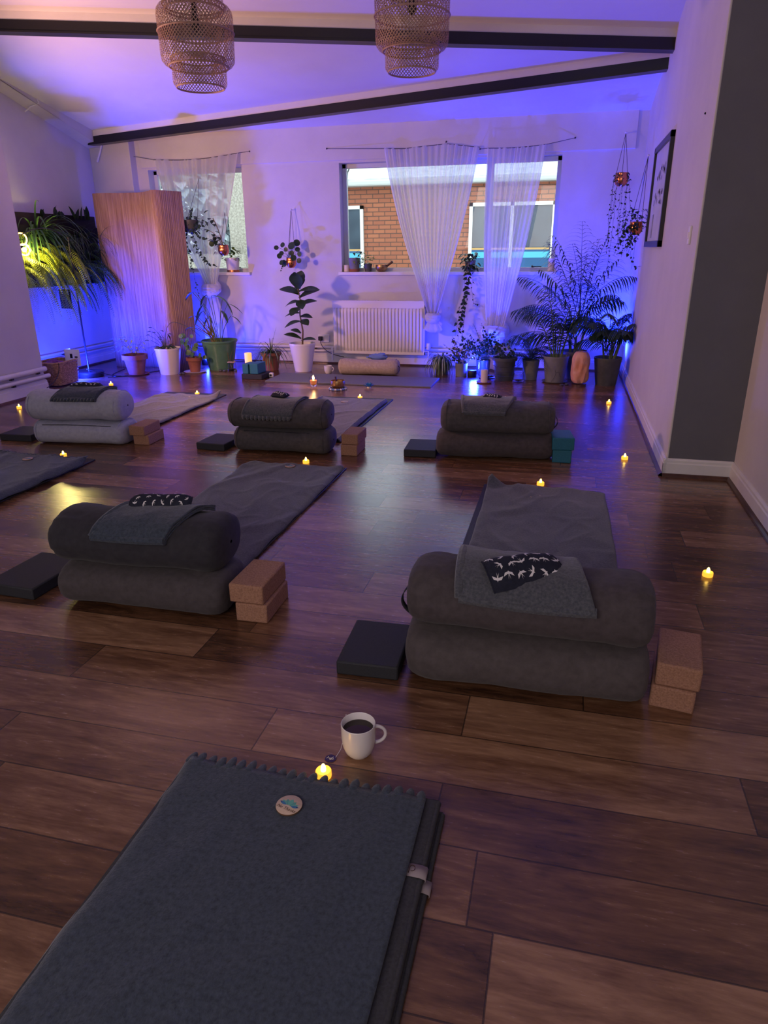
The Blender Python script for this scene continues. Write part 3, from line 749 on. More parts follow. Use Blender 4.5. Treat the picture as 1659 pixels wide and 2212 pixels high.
# front: blanket on folded blankets beside the mug
for i, (x1, y1, zz, lb) in enumerate(((-.192, 1.315, 0, 'bottom dark ribbed blanket under the nearest scalloped blanket'), (-.205, 1.335, .0155, 'upper dark ribbed blanket under the nearest scalloped blanket'))):
    t = thing('folded_blanket', lb, 'blanket', (-.55, .4, zz))
    def FB(u, v, x1=x1, y1=y1):
        x = -.88 + (x1 + .88) * u; y = -.9 + (y1 + .9) * v; e = (1 - u) * (x1 + .88); f = min(1, e / .012)
        return x + .55, y - .4, f
    m = MB()
    m.grid(80, 60, lambda u, v: V((FB(u ** .5, v)[0], FB(u ** .5, v)[1], .008 + .0062 * math.sqrt(max(0, 1 - (1 - min(1, FB(u ** .5, v)[2])) ** 2)) + .0005 * math.sin(500 * FB(u ** .5, v)[0]))))
    m.grid(80, 4, lambda u, v: V((FB(u ** .5, v)[0], FB(u ** .5, v)[1], .002 + .0055 * (1 - math.sqrt(max(0, 1 - (1 - min(1, FB(u ** .5, v)[2])) ** 2))))), flip=True)
    m.tube([(x1 + .548, -1.3 + q * (y1 + .9) / 10, .0078) for q in range(11)], .0072, 8)
    m.tube([(-.3 + q * (x1 + .85) / 10, y1 - .4, .0078) for q in range(11)], .0068, 8)
    m.build('fold_layer', M_matm, t, angle=60)
    m = MB(); xx = x1 + .5505; w = .034; ty = 1.12 - .4 - (.022 if i == 0 else 0)
    pts = [(xx - .035, .0155), (xx - .005, .0158), (xx + .0075, .0125), (xx + .0095, .0075), (xx + .0075, .003)]
    for p in pts: m.pt((p[0], ty - w / 2, p[1] + .001)); m.pt((p[0], ty + w / 2, p[1] + .001))
    for q in range(4): m.face((2 * q, 2 * q + 2, 2 * q + 3, 2 * q + 1))
    tg = m.build('care_tag', M_tagc if 'M_tagc' in globals() else M_card, t, solid=.0008, label='pale woven tag')
    if i == 1:
        m = MB(); m.tube([(xx - .024 + .006 * math.cos(a), ty + .004 + .008 * math.sin(a), .0178) for a in [(-1.9 + k * .42) for k in range(12)]] + [(xx - .03, ty - .01, .0178)], .0007, 5); m.build('tag_lettering', M_ink, tg)
spread('nearest dark grey fleece blanket with scalloped edge, beside the mug', -.885, -.237, -.75, 1.325, .036, M_wool, 1, curls=((0.03, 1, .012, .1),), scal=23, wr=.007, edge=.035, flat_right=True)
wood_disc('wooden lotus token reading No Thanks on the nearest blanket', (-.553, 1.222, .0425), R(-14))
tealight(-.522, 1.385, 'lit tealight touching the edge of the nearest blanket, by the mug')
# loose curled scallop in front of the tealight
# mug of tea
t = thing('mug', 'white fluted mug of dark tea on the floor by the nearest blanket', 'mug', (-.455, 1.49, 0)); t.scale = (1.14, 1.14, 1.1)
k = 1.0
pr = [(0, .004), (.018, .002), (.022, 0), (.026, .004), (.033, .014), (.038, .03), (.0405, .05), (.0412, .09), (.0412, .092)]
m = MB(); m.lathe(pr[:3] + [(.0235, .002)] + pr[3:], 96, rib=(48, .006)); m.lathe([(.0412, .092), (.0402, .0935), (.0388, .092), (.038, .06), (.034, .02), (.02, .01), (0, .009)], 64); m.build('cup', M_mug, t, angle=50)
m = MB(); m.lathe([(.0376, .074), (.02, .0742), (0, .0742)], 40); m.build('tea', M_tea, t, label='dark red tea')
hd = V((.93, .36, 0)); pts = bez((0, 0, 0), (0, 0, 0), (0, 0, 0), 1); hp = []
for a in range(15):
    th = R(105) - R(205) * a / 14
    hp.append(hd * (.0375 + .025 * max(0, math.cos(th)) + (.003 if abs(th) < 1.4 else .0025)) + V((0, 0, .055 + .024 * math.sin(th))))
m = MB(); m.tube(hp, [.0048 - .0008 * math.sin(PI * i / 14) for i in range(15)], 10); m.build('handle', M_mug, t)
m = MB(); m.tube([(-.032, .02, .089), (-.037, .024, .094), (-.042, .022, .06), (-.044, .014, .02), (-.046, .0, .004), (-.05, -.028, .0025)], .0006, 5); m.build('tea_bag_string', M_string, t)
m = MB(); m.lathe([(0, .0008), (.0145, .0008), (.0145, .0016), (0, .0018)], 7, (-.061, -.034, 0)); tg = m.build('tea_bag_tag', M_tag, t, smooth=False, label='dark purple heptagonal tag')
m = MB()
for q in ([(-.092, -.038), (-.089, -.031), (-.087, -.037), (-.084, -.034)], [(-.083, -.042), (-.08, -.032), (-.077, -.03)], [(-.085, -.038), (-.079, -.038), (-.075, -.036)]): m.tube([(a + .022, c + .002, .0022) for a, c in q], .0008, 4)
m.build('tag_lettering', M_bird, tg)

def station(tagn, x, y, rz, mb_, mt_, seed, low, up_, hl=0, hu=0):
    pass

# mid right (brown)
bx, by, rz = -.022, 1.985, R(.5)
bolster('taupe grey lower bolster of the brown stack nearest the camera', (bx - .02, by, 0), rz, .745, .155, .092, M_b_taupe, 1, n=2.7, pip=False)
bolster('brown upper bolster of the stack nearest the camera', (bx - .02, by + .01, .177), rz - R(1), .74, .15, .102, M_b_brown, 2, n=2.35, handle=-1, sag=.012, pip=False)
folded_blanket('grey folded blanket on the brown bolster stack', (bx - .005, by + .01, .177), rz - R(1), .15, .102, 2.35, -.235, .115, -.21, .185, R(128), R(22), M_wool3, 5, lay=3, sag=.012)
eye_pillow('swallow print eye pillow on the brown bolster stack nearest the camera', (bx - .035, by - .045, .386), R(25), .235, .12, .036, .006, .018, 3, tilt=(0, .022))
brick_block('foam_block', 'black foam block left of the brown bolster stack', 'yoga block', (-.535, 1.985, 0), R(2), (.205, .28, .05), M_foamblk)
brick_block('cork_block', 'lower cork block right of the brown bolster stack', 'yoga block', (.418, 2.0, 0), R(-9), (.125, .225, .075), M_cork)
brick_block('cork_block', 'upper cork block right of the brown bolster stack', 'yoga block', (.425, 2.005, .0755), R(-8), (.125, .225, .075), M_cork)
mat_obj('yoga_mat', 'dark yoga mat beyond the brown bolster stack', -.378, .28, 2.25, 3.9, .008, M_matm)
spread('grey blanket spread beyond the brown bolster stack, lifted at its far left corner', -.352, .30, 2.26, 3.87, .014, M_wool3, 2, curls=((0.03, 1, .06, .09), (.35, .99, .012, .12)), skew=-.015, wr=.016)
wood_disc('small wooden token on the blanket beyond the brown bolster stack', (-.07, 3.68, .022), 0)
tealight(-.057, 3.935 + .03, 'lit tealight beyond the wooden token of the right foreground blanket')

# mid left (dark)
bx, by, rz = -1.5, 2.19, R(2)
bolster('charcoal lower bolster of the dark stack at left', (bx, by, 0), rz, .70, .15, .085, M_b_char, 3, n=2.7, pip=False)
bolster('navy black upper bolster of the dark stack at left', (bx - .02, by + .015, .163), rz + R(1), .71, .15, .1, M_b_dark, 4, n=2.3, sag=.01, pip=False)
folded_blanket('grey folded blanket draped on the dark bolster stack at left', (bx - .02, by + .015, .163), rz + R(1), .15, .1, 2.3, -.07, .25, -.13, .165, R(132), R(25), M_wool, 8, lay=3, sag=.01)
eye_pillow('rolled swallow print eye pillow on the dark bolster stack at left', (bx + .03, by + .07, .376), R(14), .24, .07, .034, .004, .012, 6, tilt=(0, .016))
brick_block('foam_block', 'black foam block cut by the left edge of the photo', 'yoga block', (-2.075, 2.22, 0), R(-3), (.235, .32, .05), M_foamblk)
brick_block('cork_block', 'lower cork block right of the dark bolster stack', 'yoga block', (-1.045, 2.205, 0), R(1), (.125, .225, .075), M_cork)
brick_block('cork_block', 'upper cork block right of the dark bolster stack', 'yoga block', (-1.06, 2.21, .0755), R(0), (.135, .23, .075), M_cork)
mat_obj('yoga_mat', 'dark yoga mat beyond the dark bolster stack', -1.925, -1.262, 2.45, 4.03, .008, M_matm)
spread('grey blanket spread beyond the dark bolster stack', -1.92, -1.262, 2.44, 3.98, .02, M_wool3, 3, curls=((.97, 1, .02, .09),), wr=.014, fold_hi=.0)
wood_disc('small wooden token on the blanket beyond the dark bolster stack', (-1.6, 3.92, .027), 0)
tealight(-1.56, 4.10, 'lit tealight beyond the blanket of the dark bolster stack')

# far left mat, cut by the frame
mat_obj('yoga_mat', 'dark yoga mat at the left edge under a scalloped blanket', -3.6, -2.96, 2.2, 3.86, .01, M_matm)
spread('dark blue grey scalloped blanket cut by the left edge', -3.6, -2.93, 2.2, 3.74, .05, M_wool, 4, curls=((1, 1, .03, .07), (0.02, 1, .03, .06)), scal=22, wr=.012, edge=.05)
wood_disc('small wooden token on the blanket at the left edge', (-3.29, 3.63, .053), 0)
tealight(-3.235, 3.895, 'lit tealight on the far edge of the blanket at the left edge')

# row 2 left (lilac)
bx, by, rz = -3.325, 4.29, R(7)
bolster('pale lilac lower bolster of the light stack at far left', (bx, by, 0), rz, .70, .15, .085, M_b_lilac, 5, n=2.7, seam=R(40))
bolster('pale lilac upper bolster of the light stack at far left', (bx - .02, by + .0, .165), rz + R(1), .72, .15, .106, M_b_lilac, 6, n=2.2, sag=.0)
folded_blanket('dark fringed folded blanket on the lilac bolster stack', (bx - .02, by, .165), rz + R(1), .15, .106, 2.2, -.02, .25, -.12, .2, R(125), R(30), M_wool, 11, lay=3, scallop=13)
eye_pillow('swallow print eye pillow on the lilac bolster stack', (bx + .03, by + .03, .397), R(14), .22, .075, .032, .006, .01, 9)
brick_block('foam_block', 'black foam block left of the lilac bolster stack', 'yoga block', (-3.86, 4.30, 0), R(3), (.26, .26, .05), M_foamblk)
brick_block('cork_block', 'lower cork block right of the lilac bolster stack', 'yoga block', (-2.88, 4.385, 0), R(3), (.12, .225, .07), M_cork)
brick_block('cork_block', 'upper cork block right of the lilac bolster stack', 'yoga block', (-2.895, 4.37, .0705), R(1), (.12, .225, .07), M_cork)
mat_obj('yoga_mat', 'dark yoga mat under the lilac grey blanket', -3.74, -3.1, 4.6, 6.1, .008, M_matm)
spread('lilac grey blanket spread beyond the lilac bolster stack', -3.71, -3.07, 4.58, 5.93, .024, M_wool2, 5, curls=((1, 1, .05, .12), (0, .9, .01, .1)), wr=.016)
wood_disc('small wooden token on the lilac grey blanket', (-3.34, 5.78, .03), 0)
tealight(-3.39, 6.06, 'lit tealight at the far edge of the lilac grey blanket')

# row 2 centre
bx, by, rz = -1.815, 4.4, R(3)
bolster('dark grey lower bolster of the centre stack', (bx, by, 0), rz, .69, .15, .083, M_b_grey, 7, n=2.8, seam=R(45))
bolster('dark grey upper bolster of the centre stack', (bx - .02, by, .16), rz + R(1), .71, .148, .094, M_b_grey, 8, n=2.5, sag=.008)
folded_blanket('dark scalloped folded blanket on the centre bolster stack', (bx - .02, by, .16), rz + R(1), .148, .094, 2.5, -.17, .17, -.22, .12, R(125), R(5), M_wool3, 12, lay=2, scallop=12, sag=.008)
eye_pillow('crumpled swallow print eye pillow on the centre bolster stack', (bx - .03, by + .02, .355), R(-12), .11, .07, .04, .002, .004, 12)
brick_block('foam_block', 'black foam block left of the centre bolster stack', 'yoga block', (-2.31, 4.385, 0), R(-4), (.22, .28, .05), M_foamblk)
brick_block('cork_block', 'lower cork block right of the centre bolster stack', 'yoga block', (-1.335, 4.43, 0), R(1), (.115, .225, .075), M_cork)
brick_block('cork_block', 'upper cork block right of the centre bolster stack', 'yoga block', (-1.33, 4.44, .0755), R(0), (.115, .225, .07), M_cork)
mat_obj('yoga_mat', 'dark yoga mat under the centre blanket', -2.16, -1.47, 4.65, 6.2, .008, M_matm)
spread('grey blanket spread beyond the centre bolster stack', -2.13, -1.49, 4.62, 6.05, .024, M_wool3, 6, wr=.012, fold_hi=.02)
wood_disc('small wooden token on the centre blanket', (-1.84, 5.87, .03), 0)
tealight(-1.79, 6.2, 'lit tealight at the far edge of the centre blanket')

# row 2 right
bx, by, rz = -.385, 4.55, R(4)
bolster('brown lower bolster of the right hand far stack', (bx, by, 0), rz, .77, .155, .089, M_b_brown, 9, n=2.5, pip=False)
bolster('charcoal upper bolster of the right hand far stack', (bx + .01, by + .01, .172), rz, .74, .15, .094, M_b_grey, 10, n=2.9, handle=1)
folded_blanket('dark folded blanket skewed on the right hand far stack', (bx + .01, by + .01, .172), rz, .15, .094, 2.9, -.24, .12, -.21, .05, R(125), R(18), M_wool3, 15, lay=3)
eye_pillow('dark crumpled eye pillow on the right hand far stack', (bx - .03, by + .03, .365), R(-16), .12, .07, .042, .002, .004, 15)
brick_block('foam_block', 'black foam block left of the right hand far stack', 'yoga block', (-.87, 4.53, 0), R(3), (.215, .29, .05), M_foamblk)
brick_block('foam_block', 'lower teal foam block right of the far stack', 'yoga block', (.055, 4.55, 0), R(1), (.12, .20, .085), M_foamblue)
brick_block('foam_block', 'upper teal foam block right of the far stack', 'yoga block', (.045, 4.555, .0855), R(8), (.14, .22, .082), M_foamblue)
mat_obj('yoga_mat', 'dark yoga mat hidden behind the right hand far stack', -.72, -.06, 4.85, 6.2, .008, M_matm)
spread('grey blanket spread behind the right hand far stack', -.71, -.05, 4.85, 6.22, .024, M_wool3, 7, wr=.012, scal=20)
tealight(-.46, 6.36, 'lit tealight beyond the right hand far stack')
for x, y, l in ((-4.66, 5.16, 'lit tealight on the floor by the left wall'), (-4.53, 6.34, 'lit tealight beyond the lilac stack near the wicker basket'), (.447, 6.41, 'farthest lit tealight along the right wall'), (.458, 4.627, 'middle lit tealight along the right wall'), (.672, 2.893, 'nearest lit tealight along the right wall')):
    tealight(x, y, l)

# ------------------------------------------------------------------ teacher's place
t = thing('yoga_mat', 'flat grey yoga mat laid crosswise before the radiator', 'yoga mat', (-2.13, 7.1, 0))
m = MB(); m.box((-.89, -.26, 0), (.89, .27, .012)); m.build('mat_surface', [M_matt], t, bevel=.003)
bolster('beige bolster on the mat before the radiator', (-2.05, 7.49, 0), R(3), .68, .1, .088, M_b_beige, 21, n=2.1, handle=1, sag=.012)
m = MB(); m.ball((0, 0, .0), .07, 16, sc=(1.6, .7, .5), lump=.5, seed=3); m.ball((.05, .0, .02), .04, 12, sc=(1.2, 1, .6), lump=.6, seed=5); o = m.build('cloth', M_bluecl); o.location = (-1.99, 7.62, .175); tag(o, 'crumpled blue cloth behind the beige bolster', 'cloth')
m = MB(); m.box((-.12, -.03, 0), (.12, .03, .14)); o = m.build('stacked_strap', M_b_dark, bevel=.015); o.location = (-1.99, 7.63, 0); tag(o, 'dark folded strap under the blue cloth behind the beige bolster', 'strap')
# candle in glass
t = thing('glass_candle', 'lit candle in a double walled glass before the grey mat', 'candle', (-2.417, 6.68, 0))
m = MB(); m.lathe([(0, 0), (.022, 0), (.03, .01), (.044, .04), (.047, .06), (.043, .085), (.036, .105), (.034, .104), (.04, .08), (.043, .058), (.034, .03), (0, .016)], 32); m.build('glass', M_glass, t)
m = MB(); m.lathe([(0, .02), (.024, .024), (.034, .045), (.036, .065), (0, .066)], 24); m.build('wax', M_wax2, t)
m = MB(); m.lathe([(0, .066), (.009, .075), (.011, .088), (.006, .105), (0, .118)], 14); m.build('flame', M_flame, t)
# singing bowl on beads
def bowl(label, loc, s, mallet):
    t = thing('singing_bowl', label, 'bowl', loc)
    m = MB(); m.lathe([(0, 0), (.035 * s, .001), (.055 * s, .012 * s), (.068 * s, .035 * s), (.07 * s, .055 * s), (.067 * s, .075 * s), (.064 * s, .075 * s), (.064 * s, .05 * s), (.055 * s, .025 * s), (.03 * s, .012 * s), (0, .01 * s)], 32); m.build('bowl', M_bronze, t)
    return t
bowl('hammered bronze singing bowl on a ring of beads', (-2.126, 6.58, .012), 1.05, 0)
m = MB(); m.tube([(-.01, 0, .02), (-.02, .005, .115)], [.012, .009], 10); o = m.build('mallet', M_purple2 if 'M_purple2' in globals() else M_bead); o.location = (-2.13, 6.58, .012); tag(o, 'wooden mallet standing in the singing bowl on the floor', 'mallet')
t = thing('bead_ring', 'blue and white beaded ring under the singing bowl', 'ring', (-2.126, 6.58, 0))
m = MB()
for i in range(28):
    a = 2 * PI * i / 28; m.ball((.082 * math.cos(a), .082 * math.sin(a), .011), .011, 8, mi=i % 3 == 0)
m.build('bead', [M_lotusb if 'M_lotusb' in globals() else M_bluecl, M_whitepot], t).__setitem__('kind', 'stuff')
# blue lotus tealight holder
t = thing('lotus_candle_holder', 'blue glass lotus candle holder before the grey mat', 'candle holder', (-1.845, 6.72, 0))
for ring, (k, r, z, el) in enumerate(((8, .05, .01, .35), (7, .042, .018, .75), (6, .028, .024, 1.1))):
    for i in range(k):
        a = 2 * PI * i / k + ring * .4; m = MB(); d = V((math.cos(a) * math.cos(el), math.sin(a) * math.cos(el), math.sin(el)))
        m.leaf((.012 * math.cos(a), .012 * math.sin(a), z), d, r, r * .62, -.2, 0, 5, .15); m.build('petal', M_lotus, t, solid=.002)
m = MB(); m.lathe([(0, 0), (.02, 0), (.02, .024), (0, .024)], 16); m.lathe([(0, .024), (.005, .03), (.003, .042), (0, .045)], 10, mi=1); m.build('candle', [M_candle, M_flame2 if 'M_flame2' in globals() else M_tlf], t)
# white mug
t = thing('mug', 'small white mug beside the beige bolster', 'mug', (-2.53, 7.49, 0))
m = MB(); m.lathe([(0, .003), (.026, .001), (.028, 0), (.034, .01), (.042, .03), (.045, .085), (.042, .085), (.039, .03), (.025, .008), (0, .007)], 32); m.build('cup', M_mug, t)
m = MB(); m.tube([V((.042, 0, .07)), V((.062, -.004, .07)), V((.07, -.005, .05)), V((.06, -.004, .028)), V((.042, 0, .025))], .0055, 8); m.build('handle', M_mug, t, sub=1)

# ------------------------------------------------------------------ pots and plants
def pot(t, mt, r0, r1, h, lip=.012, lh=.03, soil=True, n=36, rib=None, name='pot'):
    m = MB(); m.lathe([(0, 0), (r0, 0), (r0 + (r1 - r0) * (1 - lh / h), h - lh), (r1 + lip, h - lh), (r1 + lip, h), (r1 - .004, h), (r1 - .008, h * .86), (0, h * .86)], n, rib=rib); o = m.build(name, mt, t, angle=30)
    if soil:
        m = MB(); m.grid(20, 5, lambda u, v: V(((r1 - .01) * v * math.cos(2 * PI * u), (r1 - .01) * v * math.sin(2 * PI * u), h * .88 + .006 * noise.noise(V((u * 9, v * 6, h * 5)))))); m.build('soil', M_soil, t)
    return o
def saucer(t, mt, r):
    m = MB(); m.lathe([(0, .001), (r * .85, 0), (r, .014), (r * .96, .014), (r * .82, .006), (0, .006)], 32); m.build('saucer', mt, t)
def blades(m, c, n, L, w, seed, el=(.7, 1.3), droop=2.2, mi=None, rad=.02, az=(0, 6.28), seg=9, fold=.2):
    r = random.Random(seed)
    for i in range(n):
        a = r.uniform(*az); e = r.uniform(*el); l = L * r.uniform(.6, 1.1)
        m.leaf(V(c) + V((math.cos(a), math.sin(a), 0)) * rad * r.random(), (math.cos(a) * math.cos(e), math.sin(a) * math.cos(e), math.sin(e)), l, w, droop * r.uniform(.7, 1.25), r.choice(mi) if mi else 0, seg, fold, 'blade')
def frond(m, base, az, el, L, lf, n, droop, mi=0, w=.012, rr=.003, v_=.5, up=.15, kind='blade', stem=.25, ld=.5, jit=0.):
    p = V(base); d = V((math.cos(az) * math.cos(el), math.sin(az) * math.cos(el), math.sin(el))); pts = [p.copy()]; seg = max(n, 8)
    side = V((-math.sin(az), math.cos(az), 0))
    jr = random.Random(int(az * 1000) + int(L * 999))
    for k in range(seg):
        t = (k + 1) / seg; d = (d + V((0, 0, -1)) * droop / seg * (t + .3)).normalized(); p = p + d * L / seg; pts.append(p.copy())
        if t > stem:
            tt = (t - stem) / (1 - stem); ll = lf * (math.sin(PI * (tt * .85 + .12)) ** .6)
            nrm = side.cross(d).normalized()
            for s in (-1, 1): m.leaf(p, d * v_ + side * s * .8 + nrm * (up + jit * jr.uniform(-1, 1)), ll, w, ld, mi, 3 if kind == 'blade' else 2, .12, kind)
    m.tube(pts, [rr * (1 - .7 * i / seg) for i in range(seg + 1)], 4, mi)
def vine(m, pts, n, lw, seed, mi=0, kind='heart', jit=.02, L=None, r=.0012):
    rd = random.Random(seed); P = [V(p) for p in pts]; q = []
    for i in range(len(P) - 1):
        for k in range(8): q.append(P[i].lerp(P[i + 1], k / 8) + V((rd.uniform(-1, 1), rd.uniform(-1, 1), 0)) * jit * .25)
    q.append(P[-1]); m.tube(q, r, 4, mi)
    for i in range(n):
        s = (i + rd.random() * .6) / n * (len(q) - 1.01); a = q[int(s)].lerp(q[int(s) + 1], s % 1)
        th = rd.uniform(0, 6.28); d = V((math.cos(th), math.sin(th), rd.uniform(-.7, .3)))
        l = lw * rd.uniform(.7, 1.25); m.leaf(a + V((rd.uniform(-1, 1), rd.uniform(-1, 1), rd.uniform(-.5, .5))) * jit * .3, d, l * 1.15, l, .5, mi, 3, .12, kind, up=V((.2, -1, .6)))

# fiddle leaf fig
t = thing('potted_fig', 'fiddle leaf fig in a tall white pot left of the radiator', 'plant', (-2.865, 7.6, 0))
pot(t, M_whitepot, .095, .15, .315, 0, .02)
m = MB(); sp_ = [(0, 0, .26), (.015, 0, .45), (-.01, .0, .62), (.0, 0, .8), (-.02, 0, .9)]; m.tube(sp_, [.011, .01, .008, .007, .005], 8); m.build('trunk', M_stem, t)
m = MB(); rd = random.Random(5)
for z, a, e, L, w in ((.34, 0, .35, .15, .05), (.36, 3.3, .5, .17, .06), (.42, 2.9, .5, .12, .05), (.55, 3.2, -.1, .17, .075), (.56, 5.6, .05, .15, .08), (.6, .2, .2, .12, .07), (.64, 3.0, .05, .17, .05), (.7, 4.4, -.2, .15, .09), (.72, .4, .5, .17, .075), (.76, 2.9, .0, .17, .08), (.78, 5.3, -.3, .14, .09), (.8, .3, .6, .2, .09), (.84, 3.1, .5, .2, .095), (.86, 2.5, .3, .2, .1), (.87, .15, .35, .2, .08), (.9, 1.6, 1.0, .14, .1), (.9, 4.7, 1.2, .17, .12), (.92, 1.2, 1.3, .15, .1)):
    for s in range(1): m.leaf((-.01, 0, z), (math.cos(a) * math.cos(e), math.sin(a) * math.cos(e), math.sin(e)), L * 1.2, w * 1.3, .5, 0, 8, .14, 'fiddle', up=V((0, -1, .3)) if e > .8 else V((0, -.5, 1)))
m.build('foliage', M_leafdk, t)
# pilea in hanging copper pot, wall centre
def copper_pot(t, s=1., z=0.):
    m = MB(); m.lathe([(0, z), (.03 * s, z + .001), (.05 * s, z + .02 * s), (.06 * s, z + .045 * s), (.058 * s, z + .08 * s), (.052 * s, z + .1 * s), (.056 * s, z + .112 * s), (.052 * s, z + .112 * s), (.048 * s, z + .098 * s), (.05 * s, z + .06 * s), (0, z + .055 * s)], 32); m.build('pot', M_copper, t)
def hang(t, top, s, z, spread_=.055, hook=True):
    m = MB()
    for i in range(3):
        a = 2 * PI * i / 3 + .5; m.tube([(spread_ * s * math.cos(a), spread_ * s * math.sin(a), z), top], .0022, 4)
    m.build('hanging_cord', M_cord, t)
    if hook: m = MB(); m.ball(top, .012, 8); m.tube([top, V(top) + V((0, .06, .0))], .004, 5); m.build('hook', M_wirew, t)
t = thing('hanging_pilea', 'round leaved plant in a hanging copper pot on the middle of the back wall', 'plant', (-3.11, 8.02, 1.11)); copper_pot(t); hang(t, (-.01, .11, .625), 1, .11)
m = MB(); rd = random.Random(2)
for x, z, rr_ in ((-.15, .13, .03), (-.14, .22, .028), (-.09, .25, .03), (-.05, .2, .025), (.03, .24, .045), (.07, .27, .04), (.12, .15, .03), (.13, .08, .03), (.05, .11, .035), (-.08, .05, .04), (-.1, .06, .03), (0, .16, .03), (.08, .2, .03), (-.12, .16, .028)):
    y = rd.uniform(-.09, .03); m.tube(bez((0, 0, .08), (x * .5, y * .5, z * .9 + .03), (x, y, z)), .0015, 4, 1); m.round_leaf((x, y, z), (rd.uniform(-.5, .5), -1, rd.uniform(0, .7)), rr_, 0)
vine(m, [(-.05, -.04, .09), (-.1, -.05, .02), (-.115, -.05, -.04)], 5, .02, 4)
m.build('foliage', [M_leafdk, M_stemg], t)
# left window: copper pot plant, ivy, sill pot
t = thing('hanging_plant', 'trailing plant in a hanging copper pot before the left window', 'plant', (-3.84, 7.8, 1.25)); copper_pot(t, 1.05); hang(t, (.03, .05, .46), 1, .11, hook=False)
m = MB(); rd = random.Random(8)
for i in range(26):
    k = rd.random(); x = -.05 - .13 * k + rd.uniform(-.03, .05); z = .1 + .33 * k + rd.uniform(-.08, .06); y = rd.uniform(-.06, .05)
    m.leaf((x, y, z), (rd.uniform(-1, 1), rd.uniform(-1, 0), rd.uniform(-.6, .5)), .065, .055, .5, 0, 4, .15)
m.tube(bez((0, 0, .08), (-.02, 0, .25), (-.1, 0, .4)), .005, 5, 1); m.tube(bez((0, 0, .1), (-.08, 0, .25), (-.17, 0, .27)), .003, 5, 1); m.tube(bez((0, 0, .08), (-.1, 0, .28), (-.13, 0, .14)), .0025, 5, 1); m.round_leaf((-.13, -.02, .13), (0, -1, .2), .035)
m.build('foliage', [M_leafdk, M_stem], t)
t = thing('hanging_ivy', 'dark ivy trailing from a hanging pot in the left window', 'plant', (-4.18, 7.72, 1.5))
m = MB(); m.lathe([(0, 0), (.05, .01), (.085, .06), (.09, .13), (.08, .13), (.07, .08), (0, .08)], 20); m.build('pot', M_darkpot, t); hang(t, (-.0, .3, .58), 1.4, .12, hook=False)
m = MB(); rd = random.Random(11)
for i in range(110):
    a = rd.uniform(0, 6.28); r_ = .11 * rd.random() ** .4; z = rd.uniform(.0, .17)
    m.leaf((r_ * math.cos(a), r_ * math.sin(a) * .8, z), (math.cos(a), math.sin(a), rd.uniform(-1, .5)), .035, .036, .4, 0, 3, .1, 'heart')
for k, pts in enumerate(([(.02, -.05, .1), (.06, -.08, -.1), (.09, -.08, -.2), (.2, -.06, -.33), (.32, -.04, -.37)], [(.0, -.06, .1), (-.03, -.08, -.1), (-.0, -.08, -.28), (-.02, -.07, -.42)], [(.06, -.03, .1), (.14, -.05, .05), (.2, -.04, .13)], [(.05, -.05, .05), (.12, -.07, -.05), (.24, -.06, -.07)], [(-.04, -.05, .08), (-.09, -.06, -.06), (-.08, -.06, -.22)], [(.02, -.03, .12), (.03, -.03, .2), (.06, -.03, .26)], [(.05, -.06, .0), (.08, -.08, -.12), (.16, -.08, -.26), (.22, -.07, -.34)], [(-.02, -.08, -.1), (.0, -.08, -.3), (.04, -.08, -.55), (.05, -.08, -.7)])):
    vine(m, pts, 12 if k < 7 else 16, .034 if k < 7 else .02, 30 + k)
m.build('foliage', M_leafdk, t)
t = thing('potted_ivy', 'green leafy plant in a white pot on the left windowsill', 'plant', (-3.95, 8.24, 1.062)); pot(t, M_whitepot, .07, .085, .16, 0, .02)
m = MB(); rd = random.Random(14)
for i in range(60): a = rd.uniform(0, 6.28); r_ = .12 * rd.random() ** .5; m.leaf((r_ * math.cos(a) - .01, min(.03, r_ * math.sin(a) * .6), .16 + rd.uniform(-.03, .13)), (math.cos(a), math.sin(a), rd.uniform(-.5, .5)), .05, .045, .5, rd.random() < .4, 3, .12, 'heart')
m.build('foliage', [M_leafmd, M_leafbr], t)
m = MB(); m.lathe([(0, 0), (.075, 0), (.075, .022), (.0, .022)], 24); # copper base band
m.build('copper_band', M_copper, t, label='copper band at the pot foot')
# right sill items
t = thing('sill_pot', 'two tone grey and terracotta pot with ivy on the wide windowsill', 'plant', (-2.42, 8.26, 1.062)); pot(t, M_greypot, .055, .068, .15, 0, .02)
m = MB(); m.lathe([(0, 0), (.059, 0), (.062, .028), (0, .028)], 24); m.build('terracotta_base', M_terra, t, label='terracotta base')
m = MB(); rd = random.Random(15)
for i in range(26): m.leaf((rd.uniform(.0, .12), rd.uniform(-.06, .04), .13 + rd.uniform(-.08, .1)), (rd.uniform(-1, 1), -.5, rd.uniform(-.6, .6)), .045, .04, .5, rd.random() < .35, 3, .12, 'heart')
m.build('foliage', [M_leafmd, M_leafbr], t)
t = thing('sill_pot', 'small black pot of bright leaves on the wide windowsill', 'plant', (-2.255, 8.26, 1.062)); pot(t, M_darkpot, .038, .05, .085, 0, .015)
m = MB(); rd = random.Random(16)
for i in range(34): a = rd.uniform(0, 6.28); m.leaf((.07 * math.cos(a) * rd.random(), .04 * math.sin(a), .1 + rd.uniform(-.02, .08)), (math.cos(a), math.sin(a), rd.uniform(-.2, .7)), .045, .035, .6, rd.random() < .6, 3, .12, 'heart')
m.build('foliage', [M_leafmd, M_leafbr], t)
bowl('small bronze singing bowl on the wide windowsill', (-2.09, 8.25, 1.06), 1.0, 1)
m = MB(); m.tube([(.0, 0, .03), (.105, 0, .105)], [.011, .013], 10); o = m.build('mallet', M_bead); o.location = (-2.06, 8.25, 1.065); tag(o, 'dark wooden mallet leaning in the bowl on the windowsill', 'mallet')
